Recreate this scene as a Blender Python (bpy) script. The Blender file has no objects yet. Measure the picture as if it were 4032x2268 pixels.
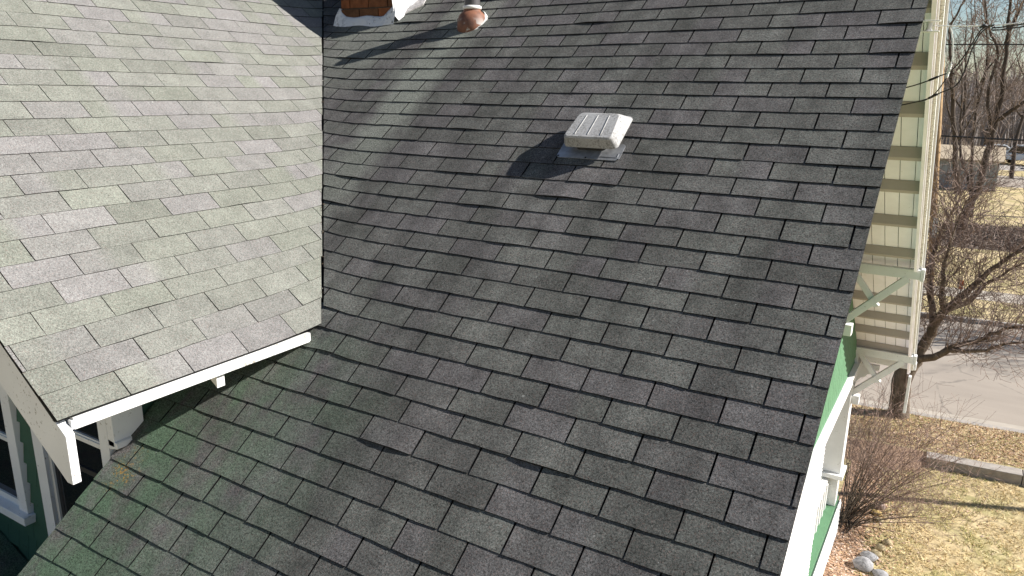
import bpy, math, random
import numpy as np
from mathutils import Vector, Matrix, noise as mnoise

rnd = random.Random(7)
PI = math.pi
sc = bpy.context.scene
col = sc.collection

# ------------------------------------------------------------------ camera
YAW, PITCH, ROLL = -0.54131, -0.26437, -0.01359
CAM = Vector((2.40675, -5.16444, -0.48077))
FPX, PW, PH = 2978.776, 4032, 2268
fw = Vector((math.sin(YAW) * math.cos(PITCH), math.cos(YAW) * math.cos(PITCH), math.sin(PITCH)))
r0 = fw.cross(Vector((0, 0, 1))).normalized()
d0 = fw.cross(r0)
cr, sr = math.cos(ROLL), math.sin(ROLL)
RT = cr * r0 + sr * d0
DN = -sr * r0 + cr * d0
cd = bpy.data.cameras.new('camera')
cam = bpy.data.objects.new('camera', cd)
col.objects.link(cam)
m = Matrix((RT, -DN, -fw)).transposed().to_4x4()
m.translation = CAM
cam.matrix_world = m
cd.sensor_width = 36.0
cd.lens = FPX / PW * 36.0
cd.clip_start = 0.05
cd.clip_end = 3000
sc.camera = cam

# ------------------------------------------------------------------ light
SUN_AZ = math.radians(22.0)          # from +X towards +Y
SUN_EL = math.radians(35.0)
to_sun = Vector((math.cos(SUN_AZ) * math.cos(SUN_EL), math.sin(SUN_AZ) * math.cos(SUN_EL), math.sin(SUN_EL)))
w = bpy.data.worlds.new('World')
sc.world = w
w.use_nodes = True
wn = w.node_tree
bg = wn.nodes['Background']
sky = wn.nodes.new('ShaderNodeTexSky')
sky.sky_type = 'NISHITA'
sky.sun_disc = False
sky.sun_elevation = SUN_EL
sky.sun_rotation = math.atan2(to_sun.x, to_sun.y)
sky.air_density = 1.0
sky.dust_density = 0.3
sky.ozone_density = 2.0
wn.links.new(sky.outputs['Color'], bg.inputs['Color'])
bg.inputs['Strength'].default_value = 0.05
sd = bpy.data.lights.new('sun', 'SUN')
sd.energy = 5.0
sd.angle = math.radians(0.55)
sd.color = (1.0, 0.96, 0.90)
so = bpy.data.objects.new('sun', sd)
so.rotation_euler = (-to_sun).to_track_quat('-Z', 'Y').to_euler()
col.objects.link(so)
sc.view_settings.view_transform = 'Standard'
sc.view_settings.look = 'None'
sc.view_settings.exposure = 1.0
sc.view_settings.gamma = 1.0
sc.view_settings.use_curve_mapping = False

# ------------------------------------------------------------------ helpers
def tag(o, label=None, cat=None, group=None, kind=None):
    if label: o['label'] = label
    if cat: o['category'] = cat
    if group: o['group'] = group
    if kind: o['kind'] = kind
    return o

def empty(name, loc):
    o = bpy.data.objects.new(name, None)
    o.location = loc
    o.empty_display_size = 0.2
    col.objects.link(o)
    return o

def link(name, me, parent=None):
    o = bpy.data.objects.new(name, me)
    col.objects.link(o)
    if parent is not None:
        o.parent = parent
        # every mesh is modelled in world coordinates: undo the parent's offset
        q = parent
        off = Vector((0, 0, 0))
        while q is not None:
            off += q.location
            q = q.parent
        o.location = -off
    return o

class MB:
    """collects plain polygons in world coordinates, links them as one mesh object"""
    def __init__(s):
        s.v, s.f, s.mi, s.c = [], [], [], []
    def add(s, vs, fs, mi=0, c=(0.5, 0.5, 0.5)):
        b = len(s.v)
        s.v += [tuple(x) for x in vs]
        s.c += [c] * len(vs) if not isinstance(c, list) else c
        for f in fs:
            s.f.append([b + i for i in f])
            s.mi.append(mi)
    def box(s, a, b, mi=0, c=(0.5, 0.5, 0.5)):
        (x0, y0, z0), (x1, y1, z1) = a, b
        x0, x1 = min(x0, x1), max(x0, x1); y0, y1 = min(y0, y1), max(y0, y1); z0, z1 = min(z0, z1), max(z0, z1)
        s.add([(x0, y0, z0), (x1, y0, z0), (x1, y1, z0), (x0, y1, z0), (x0, y0, z1), (x1, y0, z1), (x1, y1, z1), (x0, y1, z1)],
              [(3, 2, 1, 0), (4, 5, 6, 7), (0, 1, 5, 4), (1, 2, 6, 5), (2, 3, 7, 6), (3, 0, 4, 7)], mi, c)
    def prism(s, poly, off, mi=0, c=(0.5, 0.5, 0.5)):
        """poly: 3-D loop; off: vector to the second loop"""
        n = len(poly)
        off = Vector(off)
        p = [Vector(q) for q in poly]
        nn = Vector((0, 0, 0))
        for i in range(n):
            nn += (p[i] - p[0]).cross(p[(i + 1) % n] - p[0])
        if nn.dot(off) > 0:
            p.reverse()
        vs = p + [q + off for q in p]
        fs = [tuple(range(n)), tuple(range(2 * n - 1, n - 1, -1))]
        for i in range(n):
            j = (i + 1) % n
            fs.append((j, i, n + i, n + j))
        s.add(vs, fs, mi, c)
    def beam(s, a, b, w, h, up=(0, 0, 1), mi=0, c=(0.5, 0.5, 0.5)):
        a, b = Vector(a), Vector(b)
        d = (b - a).normalized()
        sd_ = d.cross(Vector(up)).normalized()
        u = sd_.cross(d)
        q = [a + sd_ * (w / 2) * i + u * (h / 2) * j for i, j in ((-1, -1), (1, -1), (1, 1), (-1, 1))]
        s.prism(q, b - a, mi, c)
    def tube(s, pts, rad, n=6, mi=0, cap=True, c=(0.5, 0.5, 0.5)):
        pts = [Vector(p) for p in pts]
        base = len(s.v)
        k = len(pts)
        t = (pts[1] - pts[0]).normalized()
        a = Vector((0, 0, 1)) if abs(t.z) < 0.8 else Vector((1, 0, 0))
        e1 = t.cross(a).normalized()
        for i, p in enumerate(pts):
            t = (pts[min(i + 1, k - 1)] - pts[max(i - 1, 0)]).normalized()
            e1 = (e1 - t * e1.dot(t)).normalized()
            e2 = t.cross(e1)
            r = rad[i] if hasattr(rad, '__len__') else rad
            for j in range(n):
                an = 2 * PI * j / n
                q = p + (e1 * math.cos(an) + e2 * math.sin(an)) * r
                s.v.append((q.x, q.y, q.z)); s.c.append(c)
        for i in range(k - 1):
            for j in range(n):
                j2 = (j + 1) % n
                s.f.append([base + i * n + j, base + i * n + j2, base + (i + 1) * n + j2, base + (i + 1) * n + j]); s.mi.append(mi)
        if cap:
            s.f.append([base + j for j in range(n - 1, -1, -1)]); s.mi.append(mi)
            s.f.append([base + (k - 1) * n + j for j in range(n)]); s.mi.append(mi)
    def lathe(s, o, axis, prof, n=20, mi=0, c=(0.5, 0.5, 0.5)):
        """prof: (radius, height) pairs along axis from o"""
        s.tube([Vector(o) + Vector(axis) * h for r, h in prof], [max(r, 1e-4) for r, h in prof], n, mi, True, c)
    def mesh(s, name, mats, smooth=False, colour=False):
        me = bpy.data.meshes.new(name)
        me.from_pydata(s.v, [], s.f)
        if not isinstance(mats, (list, tuple)): mats = [mats]
        for q in mats: me.materials.append(q)
        if len(mats) > 1:
            me.polygons.foreach_set('material_index', s.mi)
        if colour:
            at = me.attributes.new('tone', 'FLOAT_COLOR', 'POINT')
            at.data.foreach_set('color', np.array([list(q) + [1.0] for q in s.c], 'f').ravel())
        if smooth:
            me.polygons.foreach_set('use_smooth', [True] * len(me.polygons))
        me.update()
        return me
    def build(s, name, mats, parent=None, smooth=False, colour=False, bevel=0.0):
        o = link(name, s.mesh(name, mats, smooth, colour), parent)
        if bevel:
            b = o.modifiers.new('bevel', 'BEVEL')
            b.width = bevel; b.segments = 2; b.limit_method = 'ANGLE'
        return o

def place(name, me, parent, loc):
    """a repeat that shares mesh data; me is modelled about its own origin"""
    o = bpy.data.objects.new(name, me)
    col.objects.link(o)
    off = Vector((0, 0, 0))
    q = parent
    o.parent = parent
    while q is not None:
        off += q.location
        q = q.parent
    o.location = Vector(loc) - off
    return o

# ------------------------------------------------------------------ materials
class NT:
    def __init__(s, name, rough=0.8, spec=0.3):
        s.m = bpy.data.materials.new(name)
        s.m.use_nodes = True
        s.t = s.m.node_tree
        s.b = s.t.nodes['Principled BSDF']
        s.b.inputs['Roughness'].default_value = rough
        s.b.inputs['Specular IOR Level'].default_value = spec
        s.pos = s.n('ShaderNodeNewGeometry').outputs['Position']
    def n(s, typ, **kw):
        q = s.t.nodes.new(typ)
        for k, v in kw.items(): setattr(q, k, v)
        return q
    def l(s, a, b): s.t.links.new(a, b)
    def put(s, inp, v):
        if hasattr(v, 'is_linked') or hasattr(v, 'links'): s.l(v, inp)
        else: inp.default_value = v
    def mapping(s, scale=(1, 1, 1), rot=(0, 0, 0), loc=(0, 0, 0), src=None):
        q = s.n('ShaderNodeMapping')
        q.inputs['Scale'].default_value = scale
        q.inputs['Rotation'].default_value = rot
        q.inputs['Location'].default_value = loc
        s.l(src or s.pos, q.inputs['Vector'])
        return q.outputs['Vector']
    def noise(s, scale, detail=3, rough=0.6, vec=None, out='Fac'):
        q = s.n('ShaderNodeTexNoise')
        q.inputs['Scale'].default_value = scale
        q.inputs['Detail'].default_value = detail
        q.inputs['Roughness'].default_value = rough
        s.l(vec or s.pos, q.inputs['Vector'])
        return q.outputs[out]
    def voro(s, scale, vec=None, out='Distance', feature='F1'):
        q = s.n('ShaderNodeTexVoronoi', feature=feature)
        q.inputs['Scale'].default_value = scale
        s.l(vec or s.pos, q.inputs['Vector'])
        return q.outputs[out]
    def ramp(s, fac, a, b, ca=0.0, cb=1.0):
        q = s.n('ShaderNodeMapRange')
        q.inputs['From Min'].default_value = a
        q.inputs['From Max'].default_value = b
        q.inputs['To Min'].default_value = ca
        q.inputs['To Max'].default_value = cb
        s.l(fac, q.inputs['Value'])
        return q.outputs['Result']
    def mix(s, fac, a, b, mode='MIX'):
        q = s.n('ShaderNodeMix', data_type='RGBA', blend_type=mode)
        s.put(q.inputs['Factor'], fac)
        s.put(q.inputs[6], a if hasattr(a, 'links') else (*a, 1))
        s.put(q.inputs[7], b if hasattr(b, 'links') else (*b, 1))
        return q.outputs[2]
    def math(s, op, a, b=0.0):
        q = s.n('ShaderNodeMath', operation=op)
        s.put(q.inputs[0], a); s.put(q.inputs[1], b)
        return q.outputs[0]
    def scale_col(s, c, f):
        q = s.n('ShaderNodeVectorMath', operation='SCALE')
        s.put(q.inputs[0], c if hasattr(c, 'links') else c)
        s.put(q.inputs['Scale'], f)
        return q.outputs[0]
    def bump(s, h, strength=0.3, dist=0.002):
        q = s.n('ShaderNodeBump')
        q.inputs['Strength'].default_value = strength
        q.inputs['Distance'].default_value = dist
        s.l(h, q.inputs['Height'])
        s.l(q.outputs['Normal'], s.b.inputs['Normal'])
    def attr(s, name='tone'):
        q = s.n('ShaderNodeAttribute', attribute_name=name)
        r = s.n('ShaderNodeSeparateColor')
        s.l(q.outputs['Color'], r.inputs[0])
        return r.outputs
    def base(s, c): s.put(s.b.inputs['Base Color'], c if hasattr(c, 'links') else (*c, 1)); return s.m

def simple(name, c, rough=0.7, spec=0.3, var=0.12, scale=6.0, bump=0.0, bscale=60.0, dist=0.002):
    k = NT(name, rough, spec)
    f = k.ramp(k.noise(scale, 4), 0.3, 0.7, 1 - var, 1 + var)
    k.base(k.scale_col(c, f))
    if bump: k.bump(k.noise(bscale, 4), bump, dist)
    return k.m

def painted(name, c, wear=(0.30, 0.27, 0.22), amount=0.62, rough=0.55, scale=9.0):
    """weathered exterior paint: grime, small chips"""
    k = NT(name, rough, 0.35)
    f = k.ramp(k.noise(3.0, 5), 0.3, 0.75, 0.9, 1.06)
    a = k.scale_col(c, f)
    chips = k.math('MULTIPLY', k.ramp(k.noise(scale * 6, 4, 0.7), amount, amount + 0.03), k.ramp(k.noise(scale * 0.6, 2), 0.48, 0.62))
    k.base(k.mix(chips, a, wear))
    k.bump(k.noise(45, 4), 0.15, 0.003)
    return k.m

def shingle_mat(name, green, purple, bright, old):
    k = NT(name, 0.92, 0.2)
    r, g, b = k.attr()
    # two granule blends, changing across a tab now and then
    cmix = k.mix(r, green, purple)
    f = k.ramp(g, 0, 1, 0.84, 1.16) if old else k.ramp(g, 0, 1, 0.88, 1.12)
    # granules: coarse enough to read, plus fine ones
    gr = k.noise(115, 4, 0.9)
    vr = k.voro(330, out='Color')
    vs = k.n('ShaderNodeSeparateColor'); k.l(vr, vs.inputs[0])
    gran = k.math('ADD', k.ramp(gr, 0.33, 0.67, 0.1, 1.95) if old else k.ramp(gr, 0.3, 0.7, 0.45, 1.5), k.ramp(vs.outputs[0], 0, 1, -0.3, 0.3))
    c = k.scale_col(cmix, k.math('MULTIPLY', f, gran))
    c = k.mix(k.ramp(vs.outputs[1], 0.86, 0.95, 0, 0.35), c, (0.23, 0.15, 0.13))
    mott = k.ramp(k.noise(8, 5, 0.65), 0.32, 0.7, 0.76, 1.26) if old else k.ramp(k.noise(9, 4, 0.6), 0.3, 0.72, 0.86, 1.12)
    c = k.scale_col(c, k.math('MULTIPLY', mott, bright))
    if old:
        # run-off streaks that follow the fall of the roof, washes under metal, green film near the drip line
        sep = k.n('ShaderNodeSeparateXYZ'); k.l(k.pos, sep.inputs[0])
        X, Y = sep.outputs[0], sep.outputs[1]
        st = k.noise(1.0, 4, 0.62, k.mapping((3.4, 0.45, 0.45), loc=(4.1, 2.0, 0)))
        c = k.scale_col(c, k.ramp(st, 0.31, 0.68, 0.74, 1.36))
        blot = k.noise(1.0, 3, 0.55, k.mapping((4.5, 2.6, 2.6), loc=(1.2, 7.0, 0)))
        c = k.scale_col(c, k.ramp(blot, 0.32, 0.7, 0.86, 1.14))
        # pale wash below the chimney and the vent pipe
        wx = k.math('ADD', X, k.ramp(k.noise(3.5, 3), 0.2, 0.8, -0.16, 0.16))
        band = k.math('MULTIPLY', k.ramp(wx, -1.42, -1.22, 0, 1), k.ramp(wx, -1.06, -0.86, 1, 0))
        band = k.math('MULTIPLY', band, k.ramp(Y, -2.3, -0.9, 0.0, 1))
        b2 = k.math('MULTIPLY', k.ramp(wx, -2.5, -2.3, 0, 1), k.ramp(wx, -1.75, -1.5, 1, 0))
        b2 = k.math('MULTIPLY', b2, k.ramp(Y, -0.9, -0.1, 0.0, 0.7))
        band = k.math('MAXIMUM', band, b2)
        c = k.mix(k.math('MULTIPLY', band, 0.8), c, k.scale_col((0.175, 0.185, 0.16), gran))
        gp = k.math('MULTIPLY', k.ramp(k.noise(1.0, 4, 0.6, k.mapping((5.2, 3.1, 3.1))), 0.36, 0.56), k.ramp(X, -1.22, 0.35, 1, 0))
        gp = k.math('MULTIPLY', gp, k.ramp(Y, -2.1, -2.7, 0.0, 1))
        c = k.mix(k.math('MULTIPLY', gp, 0.78), c, k.scale_col((0.070, 0.128, 0.074), gran))
        # orange lichen on one tab by the rake
        dx = k.math('SUBTRACT', X, -1.06); dy = k.math('SUBTRACT', Y, -3.2)
        dd = k.math('SQRT', k.math('ADD', k.math('MULTIPLY', dx, dx), k.math('MULTIPLY', dy, dy)))
        sp = k.math('MULTIPLY', k.ramp(k.noise(70, 3, 0.7), 0.54, 0.6), k.ramp(dd, 0.03, 0.13, 1, 0))
        sp = k.math('MULTIPLY', sp, k.ramp(k.noise(14, 2), 0.42, 0.55))
        c = k.mix(sp, c, (0.40, 0.21, 0.035))
    speck = k.math('MULTIPLY', k.ramp(k.noise(38, 2, 0.5), 0.755, 0.77), 0.4)
    c = k.mix(speck, c, (0.42, 0.42, 0.40))
    k.base(c)
    h = k.math('ADD', gr, k.math('MULTIPLY', vs.outputs[0], 0.6))
    k.bump(h, 0.85 if old else 0.4, 0.0025)
    return k.m

M = {}
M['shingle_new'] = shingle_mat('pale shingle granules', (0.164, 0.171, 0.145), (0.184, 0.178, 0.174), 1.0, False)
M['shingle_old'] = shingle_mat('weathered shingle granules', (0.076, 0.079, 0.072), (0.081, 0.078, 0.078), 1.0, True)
M['felt'] = simple('black roofing felt', (0.018, 0.018, 0.018), 0.95, 0.1, 0.2)
M['edge'] = simple('asphalt cut edge', (0.014, 0.014, 0.014), 0.9, 0.15, 0.5, 60)
M['white'] = painted('white exterior paint', (0.72, 0.72, 0.71))
M['white_worn'] = painted('worn white exterior paint', (0.76, 0.76, 0.77), (0.32, 0.30, 0.27), 0.60, 0.6, 8.0)
M['scuffed'] = painted('scuffed white fascia paint', (0.74, 0.74, 0.73), (0.30, 0.27, 0.22), 0.555, 0.6, 7.0)
M['cream'] = painted('cream soffit paint', (0.90, 0.86, 0.96), (0.34, 0.31, 0.24), 0.66, 0.6)
M['tan'] = painted('shade-toned lookout paint', (0.40, 0.345, 0.33), (0.3, 0.27, 0.2), 0.66, 0.6)  # same paint as the soffit; shade on the lookout sides mixed into the colour
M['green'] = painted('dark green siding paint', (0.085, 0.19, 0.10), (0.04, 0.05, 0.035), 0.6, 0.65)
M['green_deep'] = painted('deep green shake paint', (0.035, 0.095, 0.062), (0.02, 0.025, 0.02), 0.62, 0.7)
M['crackle'] = None
k = NT('flaking grey white paint', 0.7, 0.2)
cr_ = k.voro(26, k.mapping((1, 0.7, 1.4)), 'Distance', 'DISTANCE_TO_EDGE')
k.base(k.mix(k.math('MULTIPLY', k.ramp(cr_, 0.0, 0.06, 1, 0), k.ramp(k.noise(5, 2), 0.4, 0.6)), (0.66, 0.65, 0.62), (0.14, 0.13, 0.11)))
k.bump(cr_, 0.5, 0.01)
M['crackle'] = k.m
M['drip'] = simple('grey drip edge metal', (0.55, 0.56, 0.57), 0.45, 0.5, 0.05)
M['galv'] = None
k = NT('galvanised flashing', 0.45, 0.5)
k.b.inputs['Metallic'].default_value = 0.6
k.base(k.scale_col((0.40, 0.41, 0.43), k.ramp(k.noise(18, 4), 0.3, 0.7, 0.6, 1.2)))
M['galv'] = k.m
k = NT('chalky vent plastic', 0.75, 0.3)
dirt = k.math('MULTIPLY', k.ramp(k.noise(85, 4, 0.75), 0.44, 0.58), k.ramp(k.noise(9, 3), 0.3, 0.58))
dirt2 = k.math('MULTIPLY', k.ramp(k.noise(75, 5, 0.8), 0.57, 0.62), k.ramp(k.noise(11, 2), 0.42, 0.54))
c = k.mix(k.math('MULTIPLY', dirt, 0.75), (0.41, 0.405, 0.40), (0.20, 0.19, 0.18))
c = k.mix(dirt2, c, (0.10, 0.10, 0.095))
k.base(c)
k.bump(k.noise(60, 4), 0.2, 0.003)
M['vent'] = k.m
k = NT('fired chimney brick', 0.85, 0.2)
oi = k.n('ShaderNodeObjectInfo')
c = k.mix(k.ramp(oi.outputs['Random'], 0, 1), (0.20, 0.07, 0.028), (0.105, 0.052, 0.026))
k.base(k.scale_col(c, k.ramp(k.noise(22, 5), 0.3, 0.7, 0.7, 1.25)))
k.bump(k.noise(90, 4), 0.3, 0.004)
M['brick'] = k.m
M['mortar'] = simple('dark mortar', (0.10, 0.085, 0.075), 0.95, 0.1, 0.2, 30, 0.3, 90, 0.004)
k = NT('white parging', 0.85, 0.2)
dk = k.math('MULTIPLY', k.ramp(k.noise(26, 5, 0.75), 0.52, 0.62), k.ramp(k.noise(7, 3), 0.4, 0.62))
k.base(k.mix(dk, (0.68, 0.68, 0.68), (0.14, 0.14, 0.145)))
k.bump(k.noise(22, 5), 0.6, 0.02)
M['parge'] = k.m
M['parge_grey'] = simple('grey flashing cement', (0.42, 0.40, 0.39), 0.9, 0.2, 0.25, 20, 0.6, 40, 0.01)
k = NT('rusty pipe boot', 0.6, 0.4)
a = k.ramp(k.noise(9, 4, 0.65), 0.5, 0.56)
c = k.mix(k.ramp(k.noise(16, 4), 0.35, 0.65), (0.21, 0.088, 0.05), (0.11, 0.052, 0.035))
sepb = k.n('ShaderNodeSeparateXYZ'); k.l(k.pos, sepb.inputs[0])
c = k.mix(k.math('MULTIPLY', a, k.ramp(sepb.outputs[2], 0.0, -0.06, 0, 1)), c, (0.45, 0.44, 0.42))
k.base(c)
M['rust'] = k.m
M['pipe'] = simple('dark vent pipe', (0.075, 0.07, 0.072), 0.5, 0.4, 0.2, 30)
M['caulk'] = simple('pale sealant', (0.5, 0.5, 0.48), 0.8, 0.2, 0.25, 40, 0.5, 60, 0.01)
k = NT('window glass', 0.03, 0.5)
k.b.inputs['IOR'].default_value = 1.5
M['glass'] = k.base((0.012, 0.012, 0.014))
M['screen'] = simple('dark window screen', (0.03, 0.03, 0.032), 0.6, 0.3)
M['black'] = simple('black cable sheath', (0.012, 0.012, 0.013), 0.45, 0.4, 0.1)
M['bare'] = simple('bare aluminium cable', (0.75, 0.75, 0.74), 0.5, 0.5, 0.15, 60)
M['porcelain'] = simple('glazed porcelain', (0.7, 0.69, 0.66), 0.25, 0.5, 0.08)
M['pole'] = simple('weathered pole timber', (0.36, 0.24, 0.13), 0.85, 0.2, 0.25, 8, 0.4, 40, 0.01)
M['concrete'] = simple('pale concrete', (0.40, 0.355, 0.30), 0.9, 0.2, 0.1, 2.5, 0.2, 60, 0.004)
k = NT('worn concrete road', 0.9, 0.2)
f = k.ramp(k.noise(0.55, 5, 0.6, k.mapping((0.35, 1.6, 1))), 0.3, 0.7, 0.84, 1.08)
f2 = k.ramp(k.noise(40, 3), 0.3, 0.7, 0.95, 1.05)
crk = k.voro(0.42, k.mapping((1, 1, 1)), 'Distance', 'DISTANCE_TO_EDGE')
crk2 = k.math('ADD', crk, k.ramp(k.noise(3, 4), 0, 1, -0.05, 0.05))
crack = k.math('MULTIPLY', k.ramp(crk2, 0.0, 0.012, 0.45, 0), k.ramp(k.noise(0.3, 2), 0.42, 0.6))
c = k.scale_col((0.33, 0.285, 0.24), k.math('MULTIPLY', f, f2))
k.base(k.mix(crack, c, (0.10, 0.09, 0.08)))
M['road'] = k.m
M['kerb'] = simple('kerb concrete', (0.34, 0.31, 0.28), 0.9, 0.2, 0.15, 4)
M['wallstone'] = simple('low wall concrete', (0.34, 0.305, 0.27), 0.9, 0.2, 0.15, 9, 0.4, 45, 0.01)
k = NT('dormant lawn', 0.95, 0.1)
n1 = k.ramp(k.noise(1.1, 5, 0.65), 0.35, 0.65)
n2 = k.ramp(k.noise(9, 5, 0.7), 0.3, 0.7)
c = k.mix(n1, (0.50, 0.39, 0.22), (0.57, 0.46, 0.28))
c = k.mix(k.math('MULTIPLY', k.ramp(k.noise(1.3, 5, 0.65, k.mapping(loc=(9, 3, 0))), 0.45, 0.62), 0.75), c, (0.33, 0.30, 0.13))
k.base(k.scale_col(c, k.ramp(n2, 0, 1, 0.6, 1.2)))
k.bump(k.noise(14, 5), 0.35, 0.03)
M['lawn'] = k.m
k = NT('mulch and leaf soil', 0.95, 0.1)
c = k.mix(k.ramp(k.noise(28, 4, 0.7), 0.35, 0.65), (0.36, 0.23, 0.15), (0.48, 0.33, 0.23))
k.base(k.scale_col(c, k.ramp(k.noise(60, 4), 0.3, 0.7, 0.6, 1.2)))
k.bump(k.noise(35, 4), 0.6, 0.03)
M['mulch'] = k.m
def tinted(name, rough=0.9):
    k = NT(name, rough, 0.15)
    q = k.n('ShaderNodeAttribute', attribute_name='tone')
    k.base(q.outputs['Color'])
    return k.m
M['blade'] = tinted('dry grass blade')
M['leaf'] = tinted('dry fallen leaf')
def bark(name, a, b, s=14):
    k = NT(name, 0.9, 0.15)
    v = k.mapping((1, 1, 0.22))
    c = k.mix(k.ramp(k.noise(s, 5, 0.7, v), 0.32, 0.66), a, b)
    k.base(c)
    k.bump(k.noise(s * 1.6, 5, 0.7, v), 0.8, 0.03)
    return k.m
M['bark'] = bark('street tree bark', (0.075, 0.056, 0.042), (0.23, 0.185, 0.14))
M['twig'] = simple('street tree twigs', (0.26, 0.195, 0.165), 0.85, 0.2, 0.3, 3)
M['bark_far'] = bark('grey brown bark', (0.045, 0.036, 0.030), (0.105, 0.083, 0.066), 5)
M['twig_far'] = simple('grey brown twigs', (0.24, 0.19, 0.165), 0.9, 0.15, 0.25, 1)
M['twig_bush'] = simple('reddish brown bush twigs', (0.28, 0.195, 0.16), 0.85, 0.2, 0.35, 8)
M['woods'] = simple('far bare woods', (0.27, 0.24, 0.225), 0.95, 0.05, 0.3, 0.15)
M['litter'] = simple('woodland floor', (0.22, 0.175, 0.13), 0.95, 0.05, 0.3, 0.2)
M['dark_patch'] = simple('dark brown patch', (0.19, 0.155, 0.13), 0.95, 0.05, 0.4, 1.5, 0.8, 6, 0.2)
def rockm(name, c):
    return simple(name, c, 0.85, 0.2, 0.25, 18, 0.5, 30, 0.02)
M['rock_grey'] = rockm('grey fieldstone', (0.30, 0.295, 0.30))
M['rock_tan'] = rockm('tan fieldstone', (0.40, 0.325, 0.20))
M['rock_pink'] = rockm('pinkish fieldstone', (0.33, 0.25, 0.22))
M['rock_yellow'] = rockm('yellow fieldstone', (0.46, 0.33, 0.13))
M['grey_siding'] = simple('blue grey siding', (0.30, 0.32, 0.35), 0.8, 0.2, 0.1, 1)
M['tan_roof'] = simple('tan garage roof', (0.40, 0.33, 0.24), 0.9, 0.2, 0.1, 1)
def carpaint(name, c):
    k = NT(name, 0.3, 0.5)
    k.b.inputs['Coat Weight'].default_value = 0.6
    return k.base(c)
M['car_white'] = carpaint('white car paint', (0.7, 0.72, 0.74))
M['car_dark'] = carpaint('dark car paint', (0.03, 0.035, 0.045))
M['tyre'] = simple('tyre rubber', (0.02, 0.02, 0.02), 0.9, 0.1)
M['orange'] = simple('orange plastic', (0.6, 0.12, 0.02), 0.5, 0.3)

# ------------------------------------------------------------------ roof planes
TAB = 0.3048
PB, EB = 0.64767, 0.12856            # pitch and exposure of the roof facing the viewer
PA, EA, TABA = 0.67880, 0.131457, 0.30789            # pitch and exposure of the wing roof
AX, AY, AZ = -2.74203, -2.53452, 0.04789
cB, sB, cA, sA = math.cos(PB), math.sin(PB), math.cos(PA), math.sin(PA)
tB, tA = math.tan(PB), math.tan(PA)
nB = Vector((0, -sB, cB)); nA = Vector((sA, 0, cA))
RAKE_R, RAKE_L = 2.05, -1.22
EAVE_X, RAKE_Y = -0.487, -3.768
RIDGE_Y = 0.76
RIDGE_Z = RIDGE_Y * tB
NEAR_EAVE_Y = -5.75
GROUND = -7.7

def valley_x(y): return AX + (AZ - y * tB) / tA
def lift(x, y):
    """woven valley: both slopes rise a little into the valley"""
    z_v = AZ - tA * (EAVE_X - AX)
    if y * tB < z_v - 0.02 and x > EAVE_X + 0.03: pass
    dv = abs(x - valley_x(y)) * 0.70
    q = max(0.0, 1 - dv / 0.30)
    return 0.020 * q * q
def sagB(x, y):
    return 0.006 * mnoise.noise(Vector((x * 0.9, y * 0.9, 3.1)))
def Bpt(x, s, h, lf=True):
    p = Vector((x, -s * cB, -s * sB)) + nB * (h + sagB(x, -s * cB))
    if lf and -s * cB > -2.5:
        p.z += lift(x, -s * cB)
    return p
def Apt(y, s, h, lf=True):
    x = AX + s * cA
    p = Vector((x, y, AZ - s * sA)) + nA * h
    if lf: p.z += lift(x, y)
    return p
def clip(poly, a, b, c):
    """keep a*x+b*y >= c"""
    out = []
    n = len(poly)
    for i in range(n):
        p, q = poly[i], poly[(i + 1) % n]
        dp, dq = a * p[0] + b * p[1] - c, a * q[0] + b * q[1] - c
        if dp >= 0: out.append(p)
        if (dp >= 0) != (dq >= 0):
            t = dp / (dp - dq)
            out.append((p[0] + (q[0] - p[0]) * t, p[1] + (q[1] - p[1]) * t))
    return out
def project(p):
    q = p - CAM
    z = q.dot(fw)
    if z < 0.1: return None
    return (PW / 2 + FPX * q.dot(RT) / z, PH / 2 + FPX * q.dot(DN) / z)

ROWS_B = {0: (-0.132, -0.0675, 0.983), 1: (-0.104, -0.0538, 0.474), 2: (-0.082, -0.0363, 0.97), 3: (-0.045, -0.0269, 0.473), 4: (-0.067, -0.0134, 0.979), 5: (-0.033, -0.0123, 0.48), 6: (-0.003, -0.0138, 0.982), 7: (-0.03, -0.0138, 0.494), 8: (-0.012, -0.0119, 0.983), 9: (-0.002, -0.0087, 0.489), 10: (-0.003, -0.0019, 0.009), 11: (0.04, -0.0077, 0.517), 12: (0.095, -0.0096, 0.034), 13: (0.112, -0.0104, 0.532), 14: (0.128, -0.0116, 0.039), 15: (0.086, 0.0075, 0.521), 16: (0.075, 0.0042, 0.026), 17: (0.057, -0.0004, 0.524), 18: (0.017, 0.0187, 0.0), 19: (0.022, -0.0024, 0.519), 20: (0.02, -0.0023, 0.009), 21: (-0.001, -0.0066, 0.512), 22: (0.014, -0.0004, 0.018), 23: (0.004, -0.0036, 0.537), 24: (0.029, -0.0124, 0.037), 25: (-0.028, 0.004, 0.65), 26: (-0.06, 0.0087, 0.972), 27: (-0.035, 0.0012, 0.489), 28: (-0.054, 0.0022, 0.979), 29: (-0.016, 0.0114, 0.467), 30: (0.028, 0.0253, 0.965), 31: (0.078, 0.0292, 0.465), 32: (0.039, 0.0305, 0.986), 33: (0.032, 0.0173, 0.48), 34: (0.06, 0.0, 0.973)}
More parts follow.
